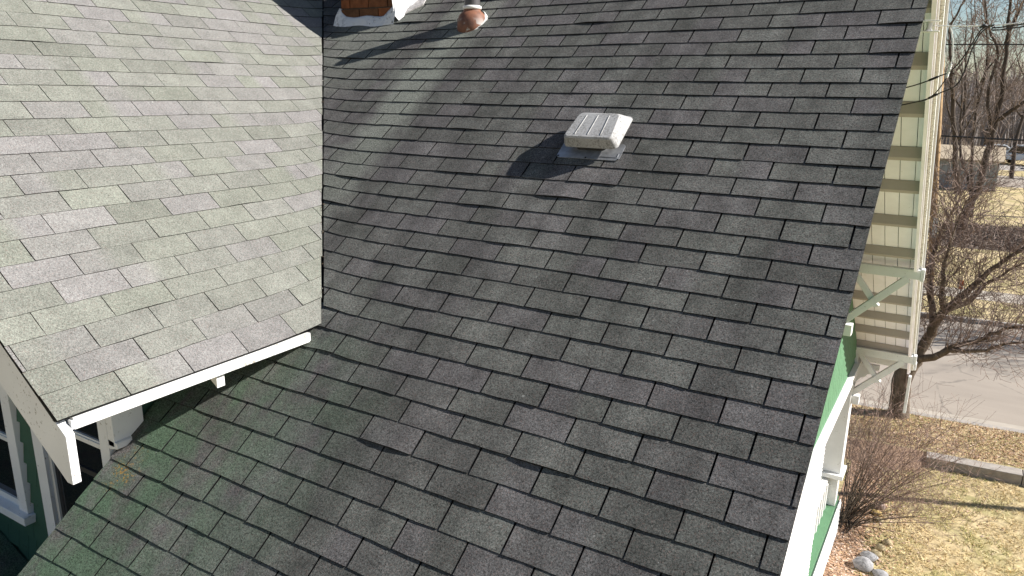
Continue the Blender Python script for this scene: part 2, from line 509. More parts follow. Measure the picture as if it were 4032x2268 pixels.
ROWS_A = {0: (0.06, 0, 0.933), 1: (0.028, 0.0243, 0.447), 2: (0.025, 0.0441, 0.96), 3: (0.062, 0.0313, 0.457), 4: (0.091, 0.0164, 0.952), 5: (0.019, 0.0272, 0.497), 6: (-0.006, 0.0369, 0.984), 7: (-0.0, 0.0257, 0.491), 8: (0.018, 0.0315, 0.992), 9: (0.04, 0.0129, 0.488), 10: (-0.01, 0.0176, 0.994), 11: (-0.039, 0.024, 0.519), 12: (-0.031, 0.0011, 0.006), 13: (-0.002, -0.0004, 0.507), 14: (0.002, 0.0019, 0.011), 15: (-0.024, -0.0109, 0.529), 16: (-0.021, -0.0138, 0.014), 17: (-0.018, -0.0099, 0.509), 18: (-0.035, -0.0228, 0.024), 19: (-0.085, -0.0344, 0.524), 20: (-0.09, -0.0487, 0.044), 21: (-0.088, -0.0367, 0.532), 22: (-0.05, 0.0, 0.001)}
def row_of(tbl, r):
    if r in tbl: return tbl[r]
    lo, hi = min(tbl), max(tbl)
    if r < lo:
        a, b, p = tbl[lo]; kf = 0.8 ** (lo - r)
        return (a * kf, b * kf, (0.98 if r % 2 == 0 else 0.48))
    return (0.04, 0.0, (0.97 if r % 2 == 0 else 0.47))

def tab_mesh(poly_fn, u0, u1, s0, s1, tone, nseg, slot, hb, clips, jit):
    """one shingle tab: a wedge whose butt edge stands proud; columns along u so it can curl.
    s0/s1: functions of u giving head and butt along the slope; returns MB or None"""
    mb = MB()
    us = [u0 + slot / 2 + (u1 - u0 - slot) * i / nseg for i in range(nseg + 1)]
    done = False
    e = EB
    for i in range(nseg):
        a, b = us[i], us[i + 1]
        poly = [(a, s0(a)), (b, s0(b)), (b, s1(b) + jit[i + 1]), (a, s1(a) + jit[i])]
        for cl in clips:
            poly = clip(poly, *cl)
            if len(poly) < 3: break
        if len(poly) < 3: continue
        top, bot, cs = [], [], []
        for (u, s) in poly:
            t = (s1(u) - s) / e
            f = (u - u0) / (u1 - u0)
            hbu = hb[0] * (1 - f) + hb[1] * f + hb[2] * 4 * f * (1 - f)
            h = 0.0022 + (hbu - 0.0022) * max(0.0, 1 - t) if t <= 1 else 0.0022 - (t - 1) * 0.004
            top.append(poly_fn(u, s, h)); bot.append(poly_fn(u, s, -0.006))
            cs.append((tone[0] if f < tone[3] else tone[4], tone[1], tone[2]))
        n = len(poly)
        vs = top + bot
        mb.add(vs, [tuple(range(n))], 0, cs + cs)
        fs = []
        for q in range(n):
            p2 = (q + 1) % n
            # skip the inner seams between columns
            if abs(poly[q][0] - poly[p2][0]) < 1e-7 and ((i > 0 and abs(poly[q][0] - a) < 1e-7) or (i < nseg - 1 and abs(poly[q][0] - b) < 1e-7)):
                continue
            fs.append((p2, q, n + q, n + p2))
        k0 = len(mb.v) - 2 * n
        for f_ in fs:
            mb.f.append([k0 + i_ for i_ in f_]); mb.mi.append(1)
        done = True
    if not done: return None
    return mb

def flip_check(mb, nrm):
    f = mb.f[0]
    a, b, c = (Vector(mb.v[i]) for i in f[:3])
    if (b - a).cross(c - a).dot(nrm) < 0:
        mb.f = [list(reversed(q)) for q in mb.f]

tabs = []                             # (visible area, which roof, MB)
def area_of(mb):
    s = 0.0
    pts = [project(Vector(v)) for v in mb.v]
    if any(p is None for p in pts): return 0.0
    cx = sum(p[0] for p in pts) / len(pts); cy = sum(p[1] for p in pts) / len(pts)
    if not (-60 < cx < PW + 60 and -60 < cy < PH + 60): return 0.0
    f = mb.f[0]
    xs = [p[0] for p in pts]; ys = [p[1] for p in pts]
    return (max(xs) - min(xs)) * (max(ys) - min(ys))

def tones():
    q = rnd.random()
    r = min(1, max(0, rnd.gauss(0.15, 0.12))) if q < 0.55 else min(1, max(0, rnd.gauss(0.85, 0.12))) if q < 0.85 else rnd.random()
    r2 = r
    f = 2.0
    if rnd.random() < 0.16:
        r2 = 1 - r; f = rnd.uniform(0.35, 0.65)
    return (r, min(1, max(0, rnd.gauss(0.5, 0.22))), rnd.random(), f, r2)

# --- roof facing the viewer
S_VAL = -(AZ - tA * (EAVE_X - AX)) / sB     # where the valley meets the wing eave
r = -7
while True:
    v0, v1, ph = row_of(ROWS_B, r)
    sr_ = r * EB
    if -sr_ * cB < NEAR_EAVE_Y + 0.1: break
    vn = row_of(ROWS_B, r - 1)
    fb = lambda u, v0=v0, v1=v1, r=r: (r + v0 + v1 * max(-6.0, min(8.0, u / TAB))) * EB
    fh = lambda u, vn=vn, r=r: (r - 1 + vn[0] + vn[1] * max(-6.0, min(8.0, u / TAB))) * EB - 0.028
    c = -13 + ph
    while c * TAB < RAKE_R:
        u0, u1 = c * TAB, (c + 1) * TAB
        c += 1
        if u1 < -4.6: continue
        sm = fb((u0 + u1) / 2)
        clips = [(-1, 0, -RAKE_R)]
        ymid = -sm * cB
        near_valley = False
        if sm < S_VAL + 0.02:
            # x >= valley_x(y) + gap,  y = -s cB  -> x - s*cB*tB/tA >= AX + AZ/tA + gap
            clips.append((1, -cB * tB / tA, AX + AZ / tA + 0.013))
            near_valley = u0 < valley_x(ymid) + 0.55
        else:
            clips.append((1, 0, RAKE_L))
        if u1 < (valley_x(ymid) if sm < S_VAL else RAKE_L) - 0.3: continue
        # keep clear of the ridge
        clips.append((0, 1, -RIDGE_Y / cB + 0.01))
        base = 0.0084 + rnd.gauss(0, 0.0007)
        hb = (max(0.0055, base + rnd.gauss(0, 0.0009)), max(0.0055, base + rnd.gauss(0, 0.0009)), max(-0.003, rnd.gauss(0.0, 0.0008)) + (rnd.uniform(0.003, 0.008) if rnd.random() < 0.06 else 0))
        nseg = 5 if near_valley else 3
        jit = [rnd.gauss(0, 0.0014) for _ in range(nseg + 1)]
        mb = tab_mesh(Bpt, u0, u1, fh, fb, tones(), nseg, rnd.uniform(0.0075, 0.0105), hb, clips, jit)
        if mb:
            flip_check(mb, nB)
            tabs.append([area_of(mb), 'B', mb])
    r += 1

# --- wing roof (pale, lit square on)
r = -14
S_EAVE = (EAVE_X - AX) / cA
while r <= 22:
    v0, v1, ph = row_of(ROWS_A, r)
    vn = row_of(ROWS_A, r - 1)
    fb = lambda u, v0=v0, v1=v1, r=r: min(S_EAVE, (r + v0 + v1 * max(-5.0, min(7.0, (u - AY) / TABA))) * EA) if r < 22 else S_EAVE
    fh = lambda u, vn=vn, r=r: (r - 1 + vn[0] + vn[1] * max(-5.0, min(7.0, (u - AY) / TABA))) * EA - 0.028
    c = -5 + ph
    while c < 18:
        u0, u1 = AY + c * TABA, AY + (c + 1) * TABA
        c += 1
        sm = fb((u0 + u1) / 2)
        # valley: y where  y tB = AZ - s sA  ->  y <= (AZ - s sA)/tB - gap
        yv = (AZ - sm * sA) / tB
        if u0 > yv + 0.3: continue
        near_valley = u1 > yv - 0.5
        clips = [(1, 0, RAKE_Y), (-1, -sA / tB, -AZ / tB + 0.011 + rnd.uniform(-0.006, 0.005))]
        base = 0.006 + rnd.gauss(0, 0.0008)
        hb = (base + rnd.gauss(0, 0.0006), base + rnd.gauss(0, 0.0006), rnd.gauss(0, 0.0006) + (rnd.uniform(0.003, 0.006) if rnd.random() < 0.06 else 0))
        nseg = 5 if near_valley else 3
        jit = [rnd.gauss(0, 0.0011) for _ in range(nseg + 1)] if r < 22 else [0] * (nseg + 1)
        mb = tab_mesh(Apt, u0, u1, fh, fb, tones(), nseg, rnd.uniform(0.003, 0.0055), hb, clips, jit)
        if mb:
            flip_check(mb, nA)
            tabs.append([area_of(mb), 'A', mb])
    r += 1

# ------------------------------------------------------------------ house
house = empty('house', (0.3, 0.7, GROUND))
tag(house, 'green and white gabled house with shingled roof slopes meeting at a valley', 'house')

def roof_slab(mb, pts, thick, mi=0):
    mb.prism(pts, (0, 0, -thick), mi)

deckB = MB()
yv0 = -S_VAL * cB
top = RIDGE_Y - 0.01
def Bd(x, y): return Vector((x, y, y * tB)) - nB * 0.012
Lx = -5.5
roof_slab(deckB, [Bd(valley_x(top) - 0.35, top), Bd(RAKE_R - 0.012, top), Bd(RAKE_R - 0.012, NEAR_EAVE_Y), Bd(RAKE_L + 0.012, NEAR_EAVE_Y), Bd(RAKE_L + 0.012, yv0 - 0.05), Bd(valley_x(yv0) - 0.35, yv0 - 0.05)], 0.035)
roofB = deckB.build('roof', M['felt'], house)
tag(roofB, 'dark grey weathered roof slope')
deckA = MB()
def Ad(x, y): return Vector((x, y, AZ - (x - AX) * tA)) - nA * 0.012
xt = -4.6
yv_t = (AZ - (xt - AX) * tA) / tB
yv_e = (AZ - (EAVE_X - AX) * tA) / tB
roof_slab(deckA, [Ad(EAVE_X - 0.03, RAKE_Y + 0.012), Ad(EAVE_X - 0.03, yv_e + 0.02), Ad(xt, yv_t + 0.02), Ad(xt, RAKE_Y + 0.012)], 0.03)
roofA = deckA.build('roof', M['felt'], house)
tag(roofA, 'pale sunlit green grey roof slope')

tabs.sort(key=lambda t: -t[0])
rest = {'A': MB(), 'B': MB()}
for i, (ar, which, mb) in enumerate(tabs):
    if i < 300 and ar > 0:
        mb.build('shingle', [M['shingle_new' if which == 'A' else 'shingle_old'], M['edge']], roofA if which == 'A' else roofB, colour=True)
    else:
        q = rest[which]
        b = len(q.v)
        q.v += mb.v; q.c += mb.c
        q.f += [[b + j for j in f] for f in mb.f]; q.mi += mb.mi
for which in 'AB':
    o = rest[which].build('shingle_field', [M['shingle_new' if which == 'A' else 'shingle_old'], M['edge']], roofA if which == 'A' else roofB, colour=True)
    o['kind'] = 'stuff'

# far slope of the main roof, seen from below past the right rake
SOF = 1.15                                   # top plane of far slope: z = SOF - tB*y
def Fz(y, d=0.0): return SOF - tB * y - d
FAR_EAVE = 7.55
fs = MB()
fs.prism([(-6.0, RIDGE_Y, Fz(RIDGE_Y)), (2.095, RIDGE_Y, Fz(RIDGE_Y)), (2.095, FAR_EAVE, Fz(FAR_EAVE)), (-6.0, FAR_EAVE, Fz(FAR_EAVE))], (0, 0, -0.03))
roofF = fs.build('roof', M['shingle_old'], house)
tag(roofF, 'far roof slope seen only from below')
# soffit boards run down the slope, lookouts cross them
sof = MB()
sof.prism([(1.25, RIDGE_Y + 0.05, Fz(RIDGE_Y + 0.05, 0.033)), (2.0, RIDGE_Y + 0.05, Fz(RIDGE_Y + 0.05, 0.033)), (2.0, FAR_EAVE - 0.05, Fz(FAR_EAVE - 0.05, 0.033)), (1.25, FAR_EAVE - 0.05, Fz(FAR_EAVE - 0.05, 0.033))], (0, 0, -0.012))
soffit = sof.build('soffit', M['felt'], house)
xs = [1.262, 1.40, 1.537, 1.674, 1.81, 1.943, 1.998]
for i in range(len(xs) - 1):
    b = MB()
    a0, a1 = xs[i] + 0.003, xs[i + 1] - 0.003
    b.prism([(a0, RIDGE_Y + 0.06, Fz(RIDGE_Y + 0.06, 0.047)), (a1, RIDGE_Y + 0.06, Fz(RIDGE_Y + 0.06, 0.047)), (a1, FAR_EAVE - 0.06, Fz(FAR_EAVE - 0.06, 0.047)), (a0, FAR_EAVE - 0.06, Fz(FAR_EAVE - 0.06, 0.047))], (0, 0, -0.018 - 0.002 * (i % 2)))
    b.build('soffit_board', M['cream'], soffit)
yl = [1.22, 1.72, 2.22, 2.76, 3.23, 3.8, 4.4, 5.5, 6.0, 6.46, 6.98]
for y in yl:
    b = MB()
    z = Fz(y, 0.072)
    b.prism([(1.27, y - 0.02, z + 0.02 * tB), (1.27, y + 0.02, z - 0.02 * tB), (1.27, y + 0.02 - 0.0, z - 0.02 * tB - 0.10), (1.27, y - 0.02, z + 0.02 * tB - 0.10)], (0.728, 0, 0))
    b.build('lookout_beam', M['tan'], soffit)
# barge assembly of the right gable, both slopes
def barge(x0, x1, d0, d1, mat, name, ya, yb, far, par=house):
    b = MB()
    f = (lambda y, d: Fz(y, d)) if far else (lambda y, d: y * tB - d)
    b.prism([(x0, ya, f(ya, d0)), (x0, yb, f(yb, d0)), (x0, yb, f(yb, d1)), (x0, ya, f(ya, d1))], (x1 - x0, 0, 0))
    return b.build(name, mat, par)
barge(2.0, 2.032, 0.034, 0.235, M['cream'], 'barge_board', RIDGE_Y, FAR_EAVE, True)
barge(2.033, 2.046, 0.034, 0.205, M['white'], 'barge_trim', RIDGE_Y, FAR_EAVE + 0.01, True)
barge(2.047, 2.074, 0.034, 0.155, M['crackle'], 'barge_trim', RIDGE_Y, FAR_EAVE + 0.02, True)
barge(2.075, 2.094, 0.034, 0.075, M['drip'], 'drip_edge', RIDGE_Y, FAR_EAVE + 0.03, True)
barge(1.985, 2.018, 0.055, 0.25, M['white'], 'barge_board', NEAR_EAVE_Y, RIDGE_Y - 0.01, False)
barge(2.020, 2.042, 0.017, 0.036, M['cream'], 'drip_edge', NEAR_EAVE_Y, RIDGE_Y - 0.01, False)
b = MB()
b.box((2.03, FAR_EAVE - 0.10, Fz(FAR_EAVE, 0.85)), (2.07, FAR_EAVE + 0.0, Fz(FAR_EAVE, 0.24)))
b.build('barge_drop', M['white'], house, bevel=0.004)
b = MB()
b.box((-1.0, FAR_EAVE + 0.035, Fz(FAR_EAVE, 0.17)), (2.11, FAR_EAVE + 0.15, Fz(FAR_EAVE, 0.05)))
b.build('gutter', M['white'], house, bevel=0.01)

# front (right) gable wall
WX = 1.30
g = MB()
zb = -4.58
yfar, ynear = 7.2, -5.68
g.prism([(WX - 0.02, ynear, zb), (WX - 0.02, yfar, zb), (WX - 0.02, yfar, Fz(yfar, 0.10)), (WX - 0.02, RIDGE_Y, RIDGE_Z - 0.14), (WX - 0.02, ynear, ynear * tB - 0.10)], (-0.12, 0, 0))
gable = g.build('gable_wall', M['green'], house)
z = zb
sd_m = MB()
while z < 0.2:
    ya = max(-5.6, (z + 0.42) / tB)
    yb = min(yfar, (SOF - 0.12 - z - 0.16) / tB)
    y = ya + rnd.uniform(0, 0.15)
    while y < yb - 0.02:
        wd = min(rnd.uniform(0.09, 0.2), yb - y)
        jz = rnd.uniform(-0.006, 0.006)
        sd_m.prism([(WX - 0.018, y + 0.003, z + 0.15), (WX - 0.018, y + wd - 0.003, z + 0.15), (WX + 0.004, y + wd - 0.003, z + jz), (WX + 0.004, y + 0.003, z + jz)], (-0.008, 0, 0))
        y += wd
    z += 0.135
o = sd_m.build('wall_shingle_field', M['green'], gable)
o['kind'] = 'stuff'
b = MB()
b.box((WX - 0.01, -5.6, -4.78), (WX + 0.045, 7.25, -4.585))
b.build('belt_board', M['white'], house, bevel=0.004)
b = MB()
b.box((WX - 0.01, -5.6, -4.583), (WX + 0.075, 7.27, -4.55))
b.build('belt_cap', M['white'], house, bevel=0.004)
# white clapboard storey under the belt, ending at the porch
cl = MB()
cl.box((WX - 0.16, -5.68, GROUND - 0.1), (WX - 0.012, 4.45, -4.781))
lower = cl.build('porch_side_wall', M['white'], house)
z = -7.6
lap = MB()
while z < -4.80:
    lap.prism([(WX - 0.011, -5.68, z), (WX + 0.018, -5.68, z), (WX - 0.004, -5.68, min(z + 0.062, -4.783)), (WX - 0.011, -5.68, min(z + 0.062, -4.783))], (0, 4.5 + 5.68, 0))
    z += 0.060
o = lap.build('clapboard_field', M['white'], lower)
o['kind'] = 'stuff'
# porch: corner pier, rail cap, sill, floor and skirt
pp = MB()
pp.box((1.02, 6.82, -6.40), (1.32, 7.14, -4.79))
pp.box((1.00, 6.80, -4.95), (1.335, 7.155, -4.86))
pier = pp.build('porch_post', M['white'], house, bevel=0.006)
b = MB(); b.box((0.4, 6.74, -6.475), (1.37, 7.2, -6.402)); b.build('porch_rail_cap', M['white'], house, bevel=0.006)
b = MB(); b.box((1.14, 6.86, -7.0), (1.30, 7.10, -6.477)); b.build('porch_post', M['white'], house, bevel=0.006)
b = MB(); b.prism([(0.98, 6.8, -6.50), (1.13, 6.8, -6.50), (0.98, 6.8, -6.99)], (0, 0.05, 0)); b.build('porch_bracket', M['white'], house)
b = MB(); b.box((1.08, 4.47, -6.998), (1.17, 6.79, -6.50)); b.build('porch_rail', M['white'], house)
for i in range(9):
    b = MB(); b.box((1.172, 4.6 + i * 0.25, -6.97), (1.190, 4.66 + i * 0.25, -6.53)); b.build('baluster', M['white'], house)
b = MB(); b.box((-2.2, 4.47, -7.08), (1.31, 7.25, -7.0)); b.build('porch_floor', M['green'], house, bevel=0.004)
sk = MB(); sk.box((1.20, 4.47, GROUND - 0.1), (1.335, 7.25, -7.082))
skirt = sk.build('porch_skirt', M['white'], house)
z = -7.65
lap = MB()
while z < -7.12:
    lap.prism([(1.336, 4.47, z), (1.362, 4.47, z), (1.342, 4.47, z + 0.075), (1.336, 4.47, z + 0.075)], (0, 2.79, 0))
    z += 0.075
o = lap.build('clapboard_field', M['white'], skirt); o['kind'] = 'stuff'
b = MB(); b.box((0.42, 4.46, -6.99), (0.5, 6.78, -4.79)); b.build('porch_back_wall', M['white'], house)
b = MB(); b.box((0.51, 6.86, -6.99), (1.135, 6.90, -6.48)); b.build('porch_panel', M['white'], house)
# corbel scroll at the far corner
b = MB()
prof = [(0.0, 0.0), (0.30, 0.0), (0.30, -0.07), (0.25, -0.09), (0.22, -0.15), (0.15, -0.16), (0.11, -0.22), (0.05, -0.24), (0.0, -0.33)]
b.prism([(WX + 0.03 + x, 7.16, -4.62 + zz) for x, zz in prof], (0, 0.07, 0))
b.build('corbel', M['white'], house)

# knee brackets under the far rake
def knee(y, zt):
    br = MB()
    br.beam((1.28, y, zt), (2.075, y, zt), 0.09, 0.115)
    o = br.build('knee_bracket', M['white'], house, bevel=0.005)
    b = MB(); b.box((2.076, y - 0.055, zt - 0.07), (2.115, y + 0.055, zt + 0.07)); b.build('bracket_cap', M['white'], o, bevel=0.004)
    b = MB(); b.beam((1.95, y - 0.006, zt - 0.055), (1.31, y - 0.006, zt - 0.70), 0.085, 0.085, (0, 1, 0)); b.build('brace', M['white'], o, bevel=0.004)
    b = MB(); b.beam((1.36, y + 0.01, zt - 0.058), (1.60, y + 0.01, zt - 0.365), 0.07, 0.06, (0, 1, 0)); b.build('strut', M['white'], o, bevel=0.004)
    b = MB(); b.prism([(1.60, y - 0.055, zt - 0.345), (1.69, y - 0.055, zt - 0.43), (1.63, y - 0.055, zt - 0.45), (1.57, y - 0.055, zt - 0.40)], (0, 0.10, 0)); b.build('strut_foot', M['white'], o)
    b = MB(); b.box((1.26, y - 0.07, zt - 0.86), (1.43, y + 0.07, zt - 0.72)); b.build('bracket_block', M['white'], o, bevel=0.006)
    b = MB(); b.box((1.275, y - 0.045, zt - 0.719), (1.335, y + 0.045, zt - 0.06)); b.build('wall_post', M['white'], o)
    return o
knee(4.6, -2.566)
knee(6.95, -4.352)

# wing gable: barge board, fascia, rafter tails, wall, windows
def Az(x, d=0.0): return AZ - (x - AX) * tA - d
b = MB()
xe = -0.472
b.prism([(-4.6, RAKE_Y + 0.02, Az(-4.6, 0.055)), (xe, RAKE_Y + 0.02, Az(xe, 0.055)), (xe, RAKE_Y + 0.02, -2.050), (-0.512, RAKE_Y + 0.02, -2.050), (-4.6, RAKE_Y + 0.02, Az(-4.6, 0.345))], (0, 0.036, 0))
b.build('barge_board', M['white_worn'], house, bevel=0.003)
b = MB()
b.box((-0.513, RAKE_Y + 0.066, -1.832), (-0.4885, yv_e - 0.09, -1.7815))
b.build('fascia_board', M['scuffed'], house, bevel=0.003)
b = MB()
b.box((-0.511, RAKE_Y + 0.057, -1.828), (-0.490, RAKE_Y + 0.0655, -1.79))
b.build('fascia_end', M['drip'], house)
# sheathing seen from below
b = MB()
b.prism([(-0.515, RAKE_Y + 0.06, Az(-0.515, 0.062)), (-0.515, yv_e - 0.1, Az(-0.515, 0.062)), (-4.4, yv_e - 0.1, Az(-4.4, 0.062)), (-4.4, RAKE_Y + 0.06, Az(-4.4, 0.062))], (0, 0, -0.018))
b.build('eave_sheathing', M['white'], house)
for y in (-2.985, -2.40):
    b = MB()
    b.prism([(-0.525, y - 0.022, Az(-0.525, 0.085)), (-1.24, y - 0.022, Az(-1.24, 0.085)), (-1.24, y - 0.022, Az(-1.24, 0.21)), (-0.525, y - 0.022, Az(-0.525, 0.165))], (0, 0.044, 0))
    b.build('rafter_tail', M['white'], house)
GY = -3.13
GXC = -1.25
wl = MB()
wl.prism([(GXC - 0.01, GY + 0.012, -4.2), (GXC - 0.01, GY + 0.012, Az(GXC, 0.10)), (-4.4, GY + 0.012, Az(-4.4, 0.10)), (-4.4, GY + 0.012, -4.2)], (0, 0.1, 0))
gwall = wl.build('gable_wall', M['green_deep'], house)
tag(gwall, 'deep green shingled gable wall in shade')
# shakes: individual, between the windows and under the sill
def shake_row(z, xa, xb):
    x = xa + 0.002
    while x < xb - 0.02:
        wd = min(rnd.uniform(0.09, 0.19), xb - x)
        b = MB()
        jz = rnd.uniform(-0.005, 0.005)
        b.prism([(x + 0.002, GY + 0.011, z + 0.15), (x + wd - 0.002, GY + 0.011, z + 0.15), (x + wd - 0.002, GY - 0.008, z + jz), (x + 0.002, GY - 0.008, z + jz)], (0, 0.009 + 0.004, 0))
        b.build('wall_shingle', M['green_deep'], gwall)
        x += wd
z = -3.95
while z < -2.25:
    if z < -3.17: shake_row(z, -3.05, -2.03 if z > -3.5 else -1.9)
    elif z < -2.32: shake_row(z, -2.245, -2.032)
    z += 0.135
def window(x0, x1, z0, z1, zr, parent, fr=0.10, sill=True):
    """double-hung window in the gable wall; zr meeting rail height"""
    f = MB()
    f.box((x0, GY - 0.03, z0), (x0 + fr, GY + 0.03, z1))
    f.box((x1 - fr, GY - 0.03, z0), (x1, GY + 0.03, z1))
    f.box((x0 + fr, GY - 0.03, z1 - fr), (x1 - fr, GY + 0.03, z1))
    w_ = f.build('window', M['white_worn'], parent, bevel=0.003)
    if sill:
        b = MB(); b.box((x0 - 0.03, GY - 0.07, z0 - 0.055), (x1 + 0.03, GY + 0.03, z0)); b.build('sill', M['white_worn'], w_, bevel=0.004)
    b = MB()
    a0, a1 = x0 + fr, x1 - fr
    b.box((a0, GY - 0.008, zr - 0.022), (a1, GY + 0.02, zr + 0.022))
    b.box((a0, GY - 0.016, zr - 0.006), (a1, GY - 0.008, zr + 0.012))
    b.box((a0, GY - 0.008, z0), (a1, GY + 0.02, z0 + 0.045))
    b.box((a0, GY - 0.008, z0 + 0.045), (a0 + 0.035, GY + 0.02, zr - 0.022))
    b.box((a1 - 0.035, GY - 0.008, z0 + 0.045), (a1, GY + 0.02, zr - 0.022))
    b.build('sash', M['white'], w_)
    for za, zc in ((z0 + 0.045, zr - 0.022), (zr + 0.022, z1 - fr)):
        b = MB(); b.box((a0, GY + 0.004, za), (a1, GY + 0.0095, zc)); b.build('pane', M['glass'], w_)
window(-3.15, -2.25, -3.08, -2.05, -2.62, house)
wr = window(-2.03, -1.252, -3.22, -1.75, -2.385, house, fr=0.085, sill=False)
b = MB(); b.box((-1.945, GY - 0.006, -2.605), (-1.337, GY + 0.003, -2.575)); b.build('storm_rail', M['screen'], house)
b = MB(); b.box((-2.032, GY - 0.035, -3.9), (-1.93, GY - 0.031, -2.0)); b.build('window_casing', M['white_worn'], house)
# corner return of the wing wall: white boards, then green, above the lower roof
b = MB()
b.box((GXC, GY - 0.03, -2.34), (GXC + 0.055, GY + 0.145, -1.60))
b.prism([(GXC, GY - 0.03, -2.36), (GXC + 0.075, GY - 0.03, -2.345), (GXC + 0.075, GY - 0.03, -2.31), (GXC, GY - 0.03, -2.30)], (0, 0.13, 0))
b.build('corner_board', M['white_worn'], house, bevel=0.004)
b = MB()
b.box((GXC - 0.10, GY + 0.113, -4.2), (GXC - 0.004, -2.2, -1.25))
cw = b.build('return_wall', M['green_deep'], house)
for i in range(7):
    b = MB(); b.prism([(GXC - 0.003, GY + 0.15 + i * 0.13, -2.4), (GXC - 0.003, GY + 0.276 + i * 0.13, -2.4), (GXC + 0.004, GY + 0.276 + i * 0.13, -1.5), (GXC + 0.004, GY + 0.15 + i * 0.13, -1.5)], (-0.004, 0, 0))
    b.build('wall_shingle', M['green_deep'], cw)
# side wall and eave wall carrying the roof facing the viewer
b = MB()
b.prism([(-1.0, -5.3, GROUND - 0.1), (-1.0, GY + 0.2, GROUND - 0.1), (-1.0, GY + 0.2, (GY + 0.2) * tB - 0.2), (-1.0, -5.3, -5.3 * tB - 0.2)], (0.1, 0, 0))
b.box((-0.899, -5.3, GROUND - 0.1), (WX - 0.165, -5.2, -5.3 * tB - 0.25))
b.build('side_wall', M['green_deep'], house)
b = MB()
b.prism([(RAKE_L + 0.02, NEAR_EAVE_Y, NEAR_EAVE_Y * tB - 0.055), (RAKE_L + 0.02, GY - 0.05, (GY - 0.05) * tB - 0.055), (RAKE_L + 0.02, GY - 0.05, (GY - 0.05) * tB - 0.22), (RAKE_L + 0.02, NEAR_EAVE_Y, NEAR_EAVE_Y * tB - 0.22)], (0.03, 0, 0))
b.build('barge_board', M['white_worn'], house)
b = MB()
b.box((-4.4, GY + 0.013, GROUND - 0.1), (GXC - 0.02, GY + 0.11, -4.201))
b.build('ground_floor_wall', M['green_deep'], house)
# low porch roof in the corner below the wing gable
b = MB()
def lz(x): return -3.36 - (x + 2.73) * 0.375
b.prism([(-4.4, GY - 0.012, lz(-4.4)), (-1.9, GY - 0.012, lz(-1.9)), (-1.9, GY - 0.012, lz(-1.9) - 0.12), (-4.4, GY - 0.012, lz(-4.4) - 0.12)], (0, -1.35, 0))
b.build('porch_roof', M['shingle_old'], house)

# chimney
CX0, CX1, CY0 = -2.475, -1.90, 0.02
CY1, CTOP = CY0 + 0.46, 1.62
ch = MB()
ch.box((CX0 + 0.012, CY0 + 0.012, -0.12), (CX1 - 0.012, CY1 - 0.012, CTOP))
chim = ch.build('chimney', M['mortar'], house)
tag(chim, 'red brick chimney with white parging at its foot')
BL, BH, BD, J = 0.2, 0.068, 0.09, 0.010
def brick_mesh(l, d):
    b = MB(); b.box((0, 0, 0), (l, d, BH)); me = b.mesh('brick', M['brick']); return me
cache = {}
def brick(x, y, z, l, d):
    key = (round(l, 3), round(d, 3))
    if key not in cache: cache[key] = brick_mesh(*key)
    place('brick', cache[key], chim, (x + rnd.uniform(-.001, .001), y + rnd.uniform(-.001, .001), z))
z, kk = 0.045, 0
nb = 0
while z < CTOP - 0.05:
    x = CX0 + (0 if kk % 2 == 0 else -0.105)
    while x < CX1 - 0.01:
        a, b_ = max(x, CX0), min(x + BL, CX1)
        if CX1 - b_ < 0.03: b_ = CX1
        if b_ - a > 0.03: brick(a, CY0, z, b_ - a, BD)
        x += BL + J
        if b_ == CX1: break
    y = CY0 + BD + J
    while y < CY1 - 0.03:
        e_ = min(y + (BL if kk % 2 else 0.1), CY1)
        brick(CX1 - BD, y, z, BD, e_ - y)
        y = e_ + J
    z += BH + J
    kk += 1
# parging collar at the foot: front band with upturned right end, fillet up the right side
def slope_patch(pts, h):           # pts in (x, y) on the near roof, thickness along the normal
    return [Vector((x, y, y * tB)) + nB * h for x, y in pts]
b = MB()
nx = 14
ring = []
for i in range(nx + 1):
    f = i / nx
    x = CX0 - 0.04 + (CX1 + 0.03 - CX0 + 0.06) * f
    hz_ = 0.036 + 0.006 * math.sin(i * 1.1) + (0.085 * max(0, (f - 0.80) / 0.2) ** 0.8 if f > 0.80 else 0) + (0.075 * max(0, (0.13 - f) / 0.13) if f < 0.13 else 0)
    yy = CY0 - 0.07 - 0.010 * math.sin(i * 0.8)
    ring.append((x, yy, hz_))
for i in range(nx):
    (xa, ya, ha), (xb, yb, hb_) = ring[i], ring[i + 1]
    pa = Vector((xa, ya, ya * tB + 0.006)); pb = Vector((xb, yb, yb * tB + 0.006))
    ma = Vector((xa, CY0 - 0.03, CY0 * tB + ha * 0.45)); mb_ = Vector((xb, CY0 - 0.03, CY0 * tB + hb_ * 0.45))
    ta = Vector((max(xa, CX0 - .012), CY0 - 0.010, CY0 * tB + ha)); tb = Vector((min(xb, CX1 + .02), CY0 - 0.010, CY0 * tB + hb_))
    ea = Vector((max(xa, CX0 - .012), CY0 + 0.02, CY0 * tB + ha)); eb = Vector((min(xb, CX1 + .02), CY0 + 0.02, CY0 * tB + hb_))
    b.add([pa, pb, ma, mb_, ta, tb, ea, eb], [(0, 1, 3, 2), (2, 3, 5, 4), (4, 5, 7, 6)])
b.build('parging', M['parge'], chim, smooth=True)
b = MB()
side = []
for i in range(13):
    f = i / 12
    y = CY0 - 0.03 + 0.56 * f
    wd = 0.085 + 0.035 * math.sin(i * 1.7) * (0.4 + 0.6 * f)
    side.append((y, wd))
